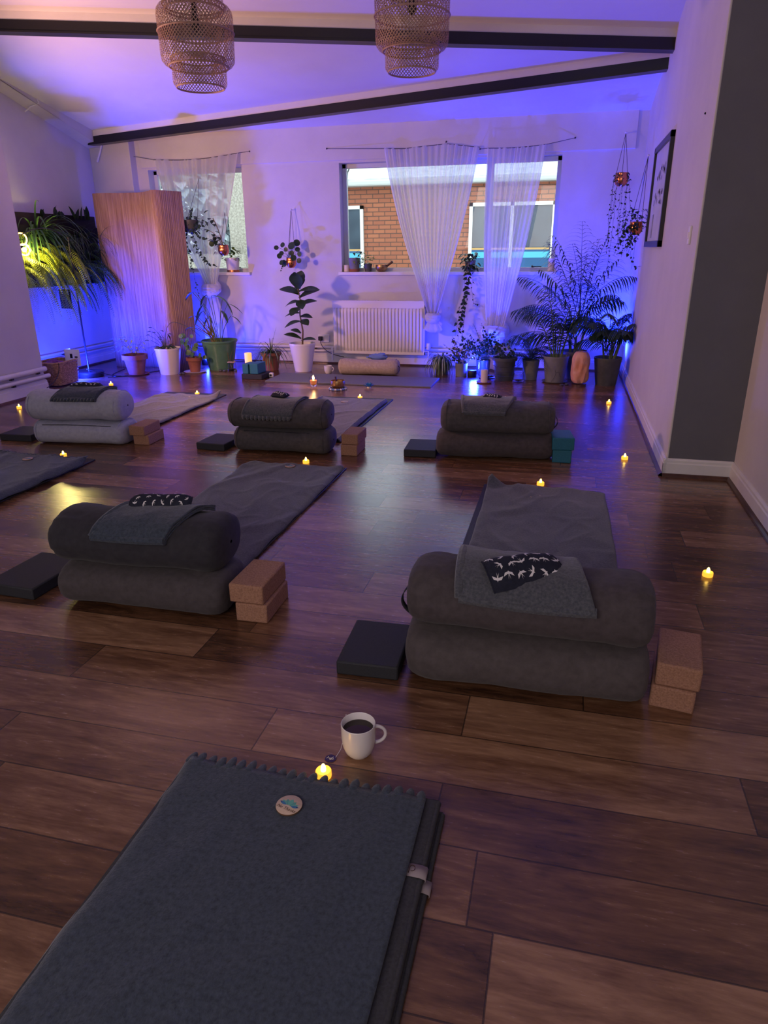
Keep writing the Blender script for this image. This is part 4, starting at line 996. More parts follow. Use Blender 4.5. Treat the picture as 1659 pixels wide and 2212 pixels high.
m = MB(); m.lathe([(0, 0), (.035, 0), (.035, .13), (.01, .135), (0, .13)], 20); o = m.build('candle', M_candle); o.location = (-.18, 8.25, 1.062); tag(o, 'white pillar candle at the right end of the wide windowsill', 'candle')
m = MB(); m.lathe([(0, 0), (.035, 0), (.035, .07), (.01, .075), (0, .07)], 20); o = m.build('candle', M_candle); o.location = (-2.51, 8.25, 1.062); tag(o, 'short white candle at the left end of the wide windowsill', 'candle')
t = thing('potted_pothos', 'pothos on the windowsill trailing long vines to the floor', 'plant', (-1.06, 8.22, 1.06)); pot(t, M_greypot, .05, .06, .12, 0, .02)
m = MB(); rd = random.Random(20)
for i in range(46): a = rd.uniform(0, 6.28); r_ = rd.random() ** .5; m.leaf((.1 * r_ * math.cos(a), -.02 - .07 * r_ * abs(math.sin(a)), .08 + rd.uniform(-.05, .12)), (math.cos(a), -.6, rd.uniform(-.7, .3)), .06, .05, .5, 0, 4, .12, 'heart')
for k in range(6):
    x = rd.uniform(-.06, .05); vine(m, [(x, -.1, .05), (x * .6 + .0, -.17, -.2), (x - .03, -.17, -.4), (x * 1.2 - .06, -.17, rd.uniform(-.6, -.78))], 15, .036, 50 + k)
vine(m, [(.05, -.12, .0), (.05, -.17, -.2), (.08, -.17, -.33), (.14, -.17, -.34)], 8, .025, 60)
m.build('foliage', M_leafdk, t)

# left corner: terracotta, cream, pilea, green
t = thing('potted_plant', 'bushy small leaved plant in a terracotta pot before the bamboo screen', 'plant', (-4.645, 7.0, 0)); saucer(t, M_terra, .14)
p_ = pot(t, M_terra, .085, .128, .215, .012, .05); p_.location.z = .008
m = MB(); rd = random.Random(21)
for i in range(120):
    a = rd.uniform(0, 6.28); r_ = .2 * rd.random() ** .5; z = .24 + rd.uniform(0, .22) * (1 - r_ * 2)
    x = r_ * math.cos(a) - .03; y = r_ * math.sin(a) * .6; m.leaf((x, y, z + .02), (math.cos(a), math.sin(a), rd.uniform(-.3, .7)), .05, .022, .5, 0, 3, .15)
for i in range(16): a = rd.uniform(0, 6.28); m.tube(bez((0, 0, .18), (.03 * math.cos(a), .03 * math.sin(a), .28), (.14 * math.cos(a) - .03, .09 * math.sin(a), .34 + rd.uniform(-.05, .1))), .002, 4, 1)
m.build('foliage', [M_leafpl, M_stem], t)
t = thing('potted_orchid', 'sparse strappy plant in a cream pot', 'plant', (-4.3, 7.13, 0)); pot(t, M_cream, .105, .145, .29, 0, .02)
m = MB(); rd = random.Random(22); blades(m, (-.02, 0, .27), 9, .2, .028, 8, (.1, .9), 1.5, rad=.06)
for x, z in ((-.12, .45), (-.06, .47), (-.2, .42), (-.16, .5), (-.05, .4), (-.22, .36), (.03, .44), (-.1, .38), (-.18, .46)): m.tube(bez((-.04, 0, .26), (x * .4, 0, z * .9), (x, rd.uniform(-.04, .04), z)), .0022, 4); m.leaf((x, 0, z), (rd.uniform(-1, 1), -.4, .2), .05, .03, .5, 0, 4)
m.tube(bez((-.02, 0, .27), (-.02, 0, .56), (.12, 0, .57)) + bez((.12, 0, .57), (.3, 0, .54), (.42, 0, .42)), .0025, 4); m.leaf((.02, 0, .44), (.5, 0, -1), .08, .03, .3, 0, 4)
for k in range(7): a = k * .9; m.tube(bez((.1 * math.cos(a), .1 * math.sin(a), .26), (0, 0, .34), (.11 * math.cos(a + 2), .11 * math.sin(a + 2), .28)), .004, 5)
m.build('foliage', M_leafdk, t)
t = thing('potted_pilea', 'round leaved pilea in a small terracotta pot on a white plate', 'plant', (-4.06, 7.27, 0)); saucer(t, M_whitepot, .13)
p_ = pot(t, M_terra, .055, .082, .16, .008, .035); p_.location.z = .008
m = MB(); rd = random.Random(23)
for x, z, r_ in ((-.13, .4, .034), (-.1, .41, .025), (-.12, .34, .034), (-.07, .32, .03), (-.02, .37, .03), (.04, .27, .036), (.0, .2, .03), (-.06, .22, .034), (-.09, .27, .03), (.06, .31, .028), (.1, .2, .025), (.13, .17, .025), (.08, .17, .02), (.02, .41, .022)):
    y = rd.uniform(-.08, .04); m.tube(bez((0, 0, .14), (x * .3, y * .5, z), (x, y, z)), .0016, 4, 1); m.round_leaf((x, y, z), (rd.uniform(-.5, .5), -1, rd.uniform(0, .8)), r_)
m.build('foliage', [M_leafmd, M_stemg], t)
t = thing('potted_cardamom', 'tall leaning strap leaved plant in a big green pot', 'plant', (-3.87, 7.55, 0)); pot(t, M_green, .14, .205, .335, .006, .02)
m = MB(); rd = random.Random(24)
for x, z, l, w, e in ((-.28, .86, .2, .05, -.1), (-.2, .87, .16, .045, -.2), (-.1, .74, .2, .05, -.9), (-.05, .84, .14, .05, -.8), (.0, .83, .2, .055, .0), (.09, .8, .2, .04, -1.1), (.17, .74, .18, .03, -.2), (.15, .6, .16, .02, -.1), (-.15, .66, .2, .045, -.7), (-.1, .6, .16, .05, -1.2), (-.22, .6, .12, .03, .2), (-.25, .48, .12, .04, .1), (.05, .66, .14, .05, -1.0)):
    y = rd.uniform(-.12, .05); m.tube(bez((x * .2, 0, .29), (x * .3, y * .5, z * .8), (x, y, z)), .004, 5, 1); s = -1 if x < -.02 else 1; m.leaf((x, y, z), (s, rd.uniform(-.4, .2), e), l * 1.15, w * 1.2, .8, 0, 6, .18)
for k in range(14): m.tube(bez((-.05 + rd.uniform(-.05, .04), 0, .27), (-.08, 0, .38), (-.06 - rd.uniform(0, .22), rd.uniform(-.05, .05), rd.uniform(.4, .62))), .005, 5, 2)
m.build('foliage', [M_leafmd, M_stemg, M_stem], t)
# jar with roots
t = thing('glass_jar', 'glass jar of cuttings tied with string beside the green pot', 'jar', (-3.69, 7.45, 0))
m = MB(); m.lathe([(0, 0), (.05, 0), (.052, .02), (.05, .08), (.04, .1), (.042, .12), (.038, .12), (.046, .08), (.048, .02), (0, .006)], 24); m.build('jar', M_glass, t)
m = MB(); m.tube([(.043 * math.cos(a), .043 * math.sin(a), .1 + .004 * math.sin(3 * a)) for a in [i * .35 for i in range(37)]], .006, 5); m.build('string', M_wood, t)
m = MB(); rd = random.Random(31)
for k in range(7): m.tube(bez((0, 0, .03), (rd.uniform(-.05, .1), 0, .15), (rd.uniform(-.06, .22), rd.uniform(-.03, .03), rd.uniform(.1, .24))), .0016, 4)
m.build('cuttings', M_stem, t)
# LED candle on legs
t = thing('lantern_candle', 'glowing amber candle on a small wire stand before the left wall planting', 'candle', (-3.46, 7.42, 0))
m = MB(); m.lathe([(0, .07), (.04, .07), (.041, .21), (.034, .213), (.02, .2), (0, .2)], 24); m.build('candle', M_ledc, t)
m = MB()
for k in range(3): a = 2 * PI * k / 3; m.tube([(.03 * math.cos(a), .03 * math.sin(a), .1), (.042 * math.cos(a), .042 * math.sin(a), .07), (.045 * math.cos(a), .045 * math.sin(a), 0)], .003, 5)
m.build('wire_stand', M_black, t)
brick_block('foam_block', 'black foam block under the small teal blocks', 'yoga block', (-3.21, 7.06, 0), R(-2), (.24, .24, .055), M_foamblk)
brick_block('foam_block', 'left one of two teal blocks standing on the black block', 'yoga block', (-3.285, 7.05, .0555), R(-2), (.07, .19, .105), M_foamblue)
brick_block('foam_block', 'right one of two teal blocks standing on the black block', 'yoga block', (-3.19, 7.06, .0555), R(-2), (.1, .2, .11), M_foamblue)
t = thing('headphone_case', 'small white plug gadget beside the teal blocks', 'gadget', (-3.06, 7.12, 0)); m = MB(); m.box((-.025, -.02, 0), (.025, .02, .05)); m.build('body', M_wirew, t, bevel=.01)
m = MB(); m.box((-.012, -.0212, .015), (.012, -.02, .035)); m.build('socket', M_black, t, smooth=False)
# spider plant left
t = thing('spider_plant', 'green spider plant in a dark terracotta pot left of the fig', 'plant', (-3.255, 7.6, 0)); pot(t, M_terra, .075, .11, .2, .01, .03)
m = MB(); blades(m, (0, 0, .19), 85, .33, .012, 41, (.35, 1.35), 2.9, mi=[0, 0, 1, 2], rad=.05); m.leaf((.0, 0, .2), (.25, 0, 1), .3, .014, .3, 0, 9, .2, 'blade'); m.build('foliage', [M_leafmd, M_leafdk, M_leafpl], t)
# right spider plant (variegated), small gray pot
t = thing('spider_plant', 'striped spider plant spilling to the floor right of the radiator', 'plant', (-1.27, 7.72, 0)); pot(t, M_darkpot, .07, .09, .16, .0, .02)
m = MB(); blades(m, (0, 0, .17), 120, .3, .013, 42, (.2, 1.2), 4.2, mi=[0, 1, 1], rad=.06); m.build('foliage', [M_leafmd, M_leafpl], t)
t = thing('potted_plant', 'wispy trailing plant in a small grey pot below the pothos', 'plant', (-1.04, 7.6, 0)); pot(t, M_greypot, .06, .068, .14, 0, .02)
m = MB(); rd = random.Random(43)
for i in range(44): a = rd.uniform(0, 6.28); e = rd.uniform(.3, 1.3); l = rd.uniform(.12, .34); c = V((0, 0, .13)); q = V((math.cos(a) * math.cos(e) * l, math.sin(a) * math.cos(e) * l * .6, math.sin(e) * l)); vine(m, [c, c + q * .6 + V((0, 0, .02)), c + q], 7, .022, 200 + i, mi=rd.random() < .4, kind='ovate')
m.build('foliage', [M_leafdk, M_leafdry], t)
t = thing('potted_plant', 'dark small leaved bush silhouetted against the blue uplight', 'plant', (-.83, 7.85, 0)); pot(t, M_darkpot, .07, .08, .15, 0, .02)
m = MB(); rd = random.Random(44)
for i in range(40): a = rd.uniform(-.3, 3.5); l = rd.uniform(.2, .42); e = rd.uniform(.5, 1.4); q = V((math.cos(a) * math.cos(e) * l, -abs(math.sin(a)) * .1 * l, math.sin(e) * l)); vine(m, [(0, 0, .14), V((0, 0, .16)) + q * .6, V((0, 0, .14)) + q], 8, .03, 300 + i, kind='ovate')
for k in range(3): frond(m, (0, 0, .2), 1.2 + k * .7, 1.2, .36, .06, 12, .6, w=.01)
m.build('foliage', M_leafdk, t)
# candle on a plate + glass jar
t = thing('plate', 'round terracotta plate on the floor under the pillar candle', 'plate', (-.75, 7.23, 0)); saucer(t, M_terra, .08)
m = MB(); m.lathe([(0, 0), (.036, 0), (.036, .125), (.02, .13), (.006, .127), (0, .127)], 24); o = m.build('candle', M_candle); o.location = (-.75, 7.23, .007); tag(o, 'unlit pillar candle on a terracotta plate before the blue uplight', 'candle')
t = thing('glass_cloche', 'glass jar standing before the blue uplight', 'jar', (-.75, 7.5, 0)); m = MB(); m.lathe([(0, 0), (.085, 0), (.09, .03), (.09, .2), (.07, .24), (0, .25), (0, .246), (.066, .236), (.086, .2), (.086, .03), (0, .006)], 32); m.build('jar', M_glass, t)
t = thing('potted_plant', 'seedling stalks in a dark green ribbed pot', 'plant', (-.565, 7.45, 0)); pot(t, M_darkpot, .09, .118, .235, .012, .03)
m = MB()
for z in (.05, .1, .15): m.tube([((.093 + .12 * z) * math.cos(a), (.093 + .12 * z) * math.sin(a), z) for a in [2 * PI * i / 36 for i in range(37)]], .004, 5, caps=False)
m.build('pot_ridge', M_darkpot, t)
m = MB()
for a in (0, 1.6, 3.1, 4.7): m.ball((.07 * math.cos(a), .07 * math.sin(a), .01), .012, 8)
m.build('pot_foot', M_darkpot, t)
m = MB(); rd = random.Random(45)
for i in range(12): x = rd.uniform(-.09, .09); y = rd.uniform(-.06, .06); h = rd.uniform(.1, .26); vine(m, [(x, y, .2), (x * 1.1, y, .2 + h * .6), (x * 1.2, y, .2 + h)], 7, .028, 400 + i, kind='ovate')
blades(m, (.06, 0, .21), 10, .3, .012, 6, (.2, .8), 1.4, az=(-.8, .8)); m.build('foliage', M_leafdk, t)
t = thing('glass_jar', 'small clear jar between the ribbed pot and the fern', 'jar', (-.41, 7.36, 0)); m = MB(); m.lathe([(0, 0), (.055, 0), (.06, .02), (.058, .07), (.05, .085), (.052, .1), (.048, .1), (.054, .07), (.056, .02), (0, .006)], 24); m.build('jar', M_glass, t)
t = thing('potted_fern', 'drooping dark fern between the ribbed pot and the grey pot', 'plant', (-.3, 7.55, 0)); pot(t, M_greypot, .07, .09, .2, 0, .02)
m = MB(); rd = random.Random(46)
for i in range(44): frond(m, (0, 0, .2), rd.uniform(0, 6.28), rd.uniform(.5, 1.35), rd.uniform(.26, .42), .045, 22, rd.uniform(2.2, 3.6), w=.011, rr=.0016, v_=.2, stem=.1)
m.build('fronds', [M_leafdk], t)
t = thing('potted_zz_plant', 'glossy upright plant in a cracked grey pot', 'plant', (-.045, 7.42, 0)); saucer(t, M_greypot, .13)
p_ = pot(t, M_greypot, .095, .128, .262, .004, .015); p_.location.z = .006
m = MB(); m.tube([(-.0, -.112, .14), (.01, -.111, .1), (-.01, -.106, .05), (-.03, -.1, .02)], .0012, 4); m.tube([(.01, -.1115, .11), (.04, -.106, .12), (.055, -.103, .07)], .0012, 4); m.build('pot_crack', M_black, t)
m = MB(); rd = random.Random(47)
for x, y, h in ((-.12, -.02, .62), (-.05, .02, .42), (.1, -.02, .5), (-.2, 0, .36), (.2, .02, .42), (.02, -.06, .3), (.24, -.03, .56)):
    pts = bez((x * .2, 0, .22), (x * .4, y, .22 + h * .7), (x, y, .25 + h), 12); m.tube(pts, [.009 - .0005 * i for i in range(13)], 6, 1)
    for i in range(3, 13):
        for s in (-1, 1): m.leaf(pts[i], (s, rd.uniform(-.5, .5), .5), .085, .04, .4, 0, 4, .15)
m.build('foliage', [M_leafdk, M_stemg], t)
# salt lamp
t = thing('salt_lamp', 'pink orange rock salt lamp on the floor by the right wall', 'lamp', (.2, 7.27, 0))
def sf(u, v):
    th = 2 * PI * u; z = .015 + .33 * v; r = .085 * (1 - abs(2 * v - 1) ** 5) ** .35 * (1 + .1 * math.sin(2 * th + 4 * v)) + .0
    p = V((r * math.cos(th) * .95, r * math.sin(th) * .8, z)); return p + V((math.cos(th), math.sin(th), 0)) * .014 * noise.noise(V((math.cos(th) * 2, math.sin(th) * 2, z * 9)))
m = MB(); m.grid(40, 26, sf, closeu=True); m.build('rock', M_salt, t, angle=25)
m = MB(); m.lathe([(0, 0), (.07, 0), (.07, .016), (0, .016)], 24); m.build('base', M_bead, t)
# palms
def palm(label, loc, mp_, r0, r1, h, fr, seed, H, lf):
    t = thing('potted_palm', label, 'plant', loc); pot(t, mp_, r0, r1, h, 0, .02)
    rd = random.Random(seed); m = MB()
    for k in range(7): x = rd.uniform(-.05, .05); m.tube(bez((x, 0, h * .8), (x * 2, 0, h + H * .2), (x * 2.4, rd.uniform(-.04, .04), h + H * .45)), [.012 - .0006 * i for i in range(11)], 6)
    m.build('stem', M_stemg, t); m = MB()
    for (az, el, L, z, dr) in fr: frond(m, (rd.uniform(-.05, .05), rd.uniform(-.04, .04), z), az, el, L, lf * rd.uniform(.8, 1.1), 26, dr, w=.021, rr=.004, v_=.8, up=.1, stem=.28, ld=1.2, jit=.25)
    m.v = [(min(v[0], XR - .012 - loc[0]), min(v[1], YB - .03 - loc[1]), v[2]) for v in m.v]
    m.build('fronds', M_leafdk, t)
palm('tall dark areca palm in the far right corner', (.13, 7.75, 0), M_darkpot, .11, .14, .28,
     [(2.9, 1.25, .95, .5, .9), (2.0, 1.45, 1.0, .55, .5), (3.3, 1.0, .8, .55, 1.4), (.6, 1.35, .95, .5, .8), (5.2, 1.4, .9, .5, 1.), (-.5, 1.1, .75, .6, 1.9), (3.8, 1.15, .8, .5, 1.4), (4.6, 1.2, .7, .5, 1.4), (3.1, .8, .75, .45, 1.6), (3.0, .5, .75, .35, 1.5), (5.8, 1.0, .6, .55, 2.), (1.2, 1.3, .8, .5, 1.), (3.5, .9, .6, .4, 1.6), (5.0, .9, .6, .4, 1.6), (5.6, 1.3, .8, .5, 1.6), (4.2, 1.3, .8, .6, 1.1), (2.6, .9, .8, .4, 1.8), (3.6, 1.3, .9, .6, 1.2), (4.4, 1.0, .6, .3, 1.8), (5.4, 1.1, .7, .45, 1.8), (3.3, .7, .6, .3, 1.7), (4.9, 1.45, .75, .45, .9), (2.3, 1.1, .7, .45, 1.5), (6.1, 1.2, .6, .4, 1.8), (3.1, 1.2, .7, .3, 1.6)], 51, .9, .27)
palm('low bushy palm in a dark pot beside the salt lamp', (.46, 7.36, 0), M_darkpot, .1, .135, .275,
     [(2.4 + .52 * i if i < 8 else 3.5 + .4 * i, 1.2 - .1 * (i % 4), .42 + .05 * (i % 3), .3 + .03 * (i % 5), 2.2) for i in range(28)], 52, .5, .17)
# hanging right
t = thing('hanging_string_of_hearts', 'heart vine in a hanging copper pot in the right corner', 'plant', (.445, 7.9, 1.86)); copper_pot(t, 1.1); hang(t, (.01, .2, .5), 1.1, .12)
m = MB(); rd = random.Random(55)
for i in range(9):
    a = i * .7; x, y = .06 * math.cos(a), .055 * math.sin(a); l = rd.uniform(.4, .75); vine(m, [(x, y, .12), (x * 1.25, y * 1.2, .05), (x * 1.4 + rd.uniform(-.03, .03), y * 1.2, -l * .5), (x * 1.4 + rd.uniform(-.06, .04), y * 1.2, -l)], 22, .02, 500 + i)
m.build('foliage', M_leafdk, t)
t = thing('hanging_ivy', 'ivy in a hanging copper pot beside the framed print', 'plant', (.565, 7.1, 1.4)); copper_pot(t, 1.); hang(t, (.07, .35, .68), 1., .11)
m = MB(); rd = random.Random(56)
for i in range(130): a = rd.uniform(0, 6.28); r_ = .13 * rd.random() ** .5; m.leaf((min(.08, r_ * math.cos(a) - .02), r_ * math.sin(a), .1 + rd.uniform(-.05, .12)), (math.cos(a), math.sin(a), rd.uniform(-.8, .6)), .034, .03, .4, 0, 3, .1, 'heart')
for i in range(10): x = rd.uniform(-.15, .03); y = rd.uniform(-.1, .1); vine(m, [(x * .3, y * .5, .1), (x, y, .02), (x * 1.3 - .03, y, -rd.uniform(.05, .3))], 9, .03, 600 + i)
vine(m, [(0, 0, .05), (-.02, 0, -.15), (.03, 0, -.28), (.08, -.05, -.26)], 8, .025, 640)
m.build('foliage', M_leafdk, t)

# ------------------------------------------------------------------ framed print, switch, plug
t = thing('picture_frame', 'black framed ink print on the right wall', 'picture', (XR, 6.38, 1.3))
x, y0, y1, z1 = -.03, -.5, .55, .775; w = .045
m = MB(); m.box((x, y0, 0), (0, y0 + w, z1)); m.box((x, y1 - w, 0), (0, y1, z1)); m.box((x, y0, 0), (0, y1, w)); m.box((x, y0, z1 - w), (0, y1, z1)); m.build('frame', M_black, t, smooth=False, bevel=.002)
m = MB(); m.box((x + .018, y0 + .01, .01), (-.002, y1 - .01, z1 - .01)); m.build('print', M_paper, t, smooth=False)
m = MB(); rd = random.Random(60)
for i in range(34): 
    c = V((x + .0165, rd.uniform(-.25, .3), rd.choice([rd.uniform(.5, .6), rd.uniform(.3, .42)]))); a = rd.uniform(0, 6); m.fan([c + V((0, .045 * math.cos(a + q) * rd.uniform(.4, 1), .03 * math.sin(a + q) * rd.uniform(.4, 1))) for q in (0, 1, 2.1, 3.2, 4.2, 5.2)])
m.box((x + .015, .2, .07), (x + .0168, .28, .25)); m.build('ink_motif', M_art, t, smooth=False)
t = thing('wall_socket', 'white switch plate low on the right wall', 'switch', (XR, 4.25 + .32, 1.36)); m = MB(); m.box((-.012, -.03, -.05), (0, .03, .05)); m.build('plate', M_wirew, t, bevel=.004)
m = MB(); m.box((-.016, -.012, -.018), (-.011, .012, .018)); m.build('rocker', M_white, t, bevel=.002)
m = MB(); m.ball((0, 0, 0), .006, 8); o = m.build('wall_screw', M_black); o.location = (XR - .003, 4.62, 1.98); tag(o, 'small dark screw in the right wall above the switch', 'screw')
t = thing('wall_plug', 'black plug in a wall socket beside the fig', 'plug', (-2.8, YB - .03, .3)); m = MB(); m.box((-.07, .0, -.045), (.07, .03, .045)); m.build('socket_plate', M_wirew, t, bevel=.004)
m = MB(); m.box((-.06, -.04, -.025), (-.01, 0, .025)); m.build('plug', M_black, t, bevel=.008)
m = MB(); m.tube(bez((-.035, -.03, -.02), (-.0, -.08, -.17), (.28, -.1, -.2), 12), .004, 5); m.build('cable', M_cable, t)

# ------------------------------------------------------------------ bamboo screen
t = thing('folding_screen', 'wavy bamboo slat room divider in the left corner', 'screen', (-4.6, 7.3, 0))
ctrl = [(-5.17, 7.62), (-5.14, 7.38), (-5.02, 7.30), (-4.8, 7.36), (-4.55, 7.36), (-4.36, 7.22), (-4.27, 7.12), (-4.2, 7.16), (-4.14, 7.3), (-4.09, 7.42)]
def cr_(ps, n):
    out = []
    for i in range(len(ps) - 1):
        p0 = ps[max(0, i - 1)]; p1 = ps[i]; p2 = ps[i + 1]; p3 = ps[min(len(ps) - 1, i + 2)]
        for k in range(n):
            s = k / n; out.append(tuple(.5 * (2 * p1[j] + (p2[j] - p0[j]) * s + (2 * p0[j] - 5 * p1[j] + 4 * p2[j] - p3[j]) * s * s + (3 * p1[j] - p0[j] - 3 * p2[j] + p3[j]) * s ** 3) for j in (0, 1)))
    out.append(ps[-1]); return out
ctrl = [(x * 1.024, y + .17) for x, y in ctrl]
C2 = cr_(ctrl, 40)
m = MB(); n = len(C2)
for z in (0.0, .64, 1.28, 1.915):
    for i, (x, y) in enumerate(C2):
        a = V(C2[min(n - 1, i + 1)]) - V(C2[max(0, i - 1)]); nn = V((a.y, -a.x)).normalized(); o_ = .0035 * (1 if i % 6 in (1, 2, 3, 4) else 0)
        m.pt((x + nn.x * o_ + 4.6, y + nn.y * o_ - 7.3, z))
for j in range(3):
    for i in range(n - 1): m.face((j * n + i, j * n + i + 1, (j + 1) * n + i + 1, (j + 1) * n + i))
m.build('slats', M_bamboo, t, solid=.008, angle=30)

# ------------------------------------------------------------------ vertical planter on the far left wall
t = thing('wall_planter', 'black wall planter thick with spider plants and ferns', 'planter', (-5.6, 7.1, .95))
m = MB(); m.box((0, -.95, 0), (.08, .78, .745)); 
for z in (.02, .26, .5):
    m.box((.08, -.93, z), (.15, .76, z + .02)); m.box((.14, -.93, z), (.15, .76, z + .12))
m.build('frame', M_black, t, smooth=False)
m = MB(); blades(m, (.14, -.35, .53), 80, .66, .022, 71, (.1, 1.3), 2.6, rad=.12, az=(-1.2, 1.5)); blades(m, (.12, -.62, .5), 30, .4, .014, 72, (.1, 1.2), 2.4, rad=.1, az=(-1.5, 1.5)); m.build('spider_plant', M_leafmd, t)
m = MB(); blades(m, (.14, .3, .5), 110, .36, .012, 73, (-.2, 1.3), 2.4, rad=.35, az=(-1.7, 1.7)); blades(m, (.12, .5, .35), 70, .34, .012, 74, (-.2, 1.2), 2.6, rad=.3, az=(-1.2, 1.7))
for k in range(14): m.leaf((.1, random.uniform(-.2, .7), .7), (random.uniform(-.1, .3), random.uniform(-.5, .5), 1), random.uniform(.08, .16), .05, .3, 0, 5)
m.build('dark_foliage', M_leafdk, t)
m = MB(); rd = random.Random(75)
for i in range(75):
    y = rd.uniform(-.85, -.15); frond(m, (.15 + rd.uniform(0, .06), y, rd.uniform(.14, .42)), rd.uniform(-.9, .9), rd.uniform(-.5, .7), rd.uniform(.45, .75), .055, 34, 3.8, w=.016, rr=.0018, v_=.2, stem=.08)
for i in range(70): m.leaf((.17 + rd.uniform(0, .05), rd.uniform(-.8, -.35), rd.uniform(.25, .55)), (1, rd.uniform(-1, 1), rd.uniform(-.8, .3)), .06, .055, .6, 0, 3, .1, 'heart')
m.build('lamplit_fern', M_leafyl, t, label='fern fronds coloured yellow green as if lamplit')
m = MB(); rd = random.Random(76)
for i in range(64):
    y = rd.uniform(-.3, .72); frond(m, (.14 + rd.uniform(0, .08), y, rd.uniform(.05, .35)), rd.uniform(-1.0, 1.2), rd.uniform(-.3, .8), rd.uniform(.4, .75), .05, 32, 3.4, w=.011, rr=.0018, v_=.2, stem=.08)
m.build('dark_fern', M_leafmd, t)
# floor lamp with ring heads
t = thing('floor_lamp', 'black floor lamp with lit ring heads among the wall plants', 'lamp', (-5.1, 6.78, 0))
m = MB(); m.lathe([(0, 0), (.15, 0), (.155, .01), (.155, .05), (.145, .06), (0, .06)], 40); m.build('base', M_black, t)
m = MB(); m.tube([(.0, 0, .06), (-.0, 0, 1.45)], .009, 8); m.build('pole', M_black, t)
m = MB(); m.tube(bez((0, 0, 1.42), (-.02, -.25, 1.62), (-.14, -.53, 1.46), 10), .006, 6); m.build('arm', M_black, t)
for q, (dx_, dy_, dz_) in enumerate(((-.16, -.50, 1.43), (-.17, -.47, 1.33))):
    m = MB(); pts = [(dx_ + .0 + .02 * math.cos(a), dy_ + .055 * math.cos(a), dz_ + .055 * math.sin(a)) for a in [2 * PI * i / 30 for i in range(31)]]; m.tube(pts, .008, 8, caps=False); m.build('ring_head', M_ring, t, label='lit ring head')
m = MB(); m.ball((-.17, -.47, 1.33), .022, 12); m.build('bulb', M_bulb, t)
m = MB(); m.box((-.2, -.03, .73), (-.06, -.02, .93)); m.build('panel', M_black, t, bevel=.004, label='dark flat panel hung from the pole')
# wicker basket with card and cloth
t = thing('wicker_basket', 'square wicker basket by the left wall', 'basket', (-5.11, 6.3, 0))
m = MB()
def bf(u, v, k=1.):
    a = 2 * PI * u; c, s = math.cos(a), math.sin(a); n_ = 5.; q = (abs(c) ** n_ + abs(s) ** n_) ** (-1 / n_)
    w_ = (.125 + .02 * v) * k * (1 + .03 * math.sin(56 * u * PI) * math.sin(13 * v * PI)); return V((c * q * w_, s * q * w_ * 1.35, .012 + .225 * v + .0))
m.grid(120, 34, bf, closeu=True); m.grid(60, 4, lambda u, v: bf(u, 1 - v * .9, .93), closeu=True); m.grid(40, 3, lambda u, v: V((bf(u, 0).x * v, bf(u, 0).y * v, .014)), closeu=True)
m.build('basket', M_wicker, t)
m = MB(); m.tube([bf(i / 60, 1, .97) + V((0, 0, .003)) for i in range(61)], .011, 6, caps=False); m.build('rim', M_wicker, t)
m = MB(); m.ball((-5.12, 6.24, .2), .12, 16, sc=(.8, 1.0, .42), lump=.6, seed=2); tag(m.build('scarf', M_purple), 'purple scarf spilling over the wicker basket', 'scarf')
t = thing('greeting_card', 'folded white card standing in the wicker basket', 'card', (-5.02, 6.45, .17)); m = MB(); m.box((-.1, 0, 0), (.085, .002, .17)); m.box((-.1, 0, 0), (-.098, .1, .17)); m.build('card', M_card, t, smooth=False)
m = MB(); m.box((-.035, -.0012, .08), (-.005, 0, .125)); m.box((.02, -.0012, .085), (.055, 0, .1)); m.box((-.04, -.0012, .03), (-.008, 0, .045)); m.build('card_print', M_black, t, smooth=False)
m = MB(); m.tube(bez((-4.93, 6.1, .25), (-4.86, 6.02, .05), (-4.9, 5.6, .02), 14), .004, 5); tag(m.build('power_cable', M_cable), 'dark cable hanging from the basket to the baseboard', 'cable')
m = MB(); m.tube(bez((-4.95, 6.55, .12), (-4.8, 6.8, .0), (-4.75, 6.85, .004), 8) + bez((-4.75, 6.85, .004), (-4.9, 6.7, .004), (-5.0, 7.3, .004), 8), .0035, 5); tag(m.build('power_cable', M_cable), 'black cable looping behind the floor lamp base', 'cable')
m = MB(); m.tube([(-4.85, 6.75, .004), (-4.7, 6.85, .004), (-4.5, 7.3, .004), (-4.2, 7.5, .004)], .0035, 5); tag(m.build('power_cable', M_cable), 'black cable running behind the terracotta pot', 'cable')
# LED uplights
def uplight(x, y, label, rz=0.):
    t = thing('uplight', label, 'uplight', (x, y, 0), rz); m = MB(); m.lathe([(0, 0), (.045, 0), (.05, .01), (.05, .06), (.045, .07), (.04, .07), (.04, .06), (0, .058)], 24); m.build('housing', M_black, t)
    m = MB(); m.lathe([(.039, .061), (.02, .064), (0, .065)], 20); m.build('lens', M_lens, t, label='blue glowing lens')
uplight(-5.28, 6.62, 'blue uplight hidden behind the wicker basket')
uplight(-4.2, 7.8, 'blue uplight hidden behind the cream pot and the bamboo screen')
uplight(-.92, 7.58, 'blue uplight glowing behind the pillar candle')
uplight(.56, 7.95, 'blue uplight hidden behind the palms in the corner')
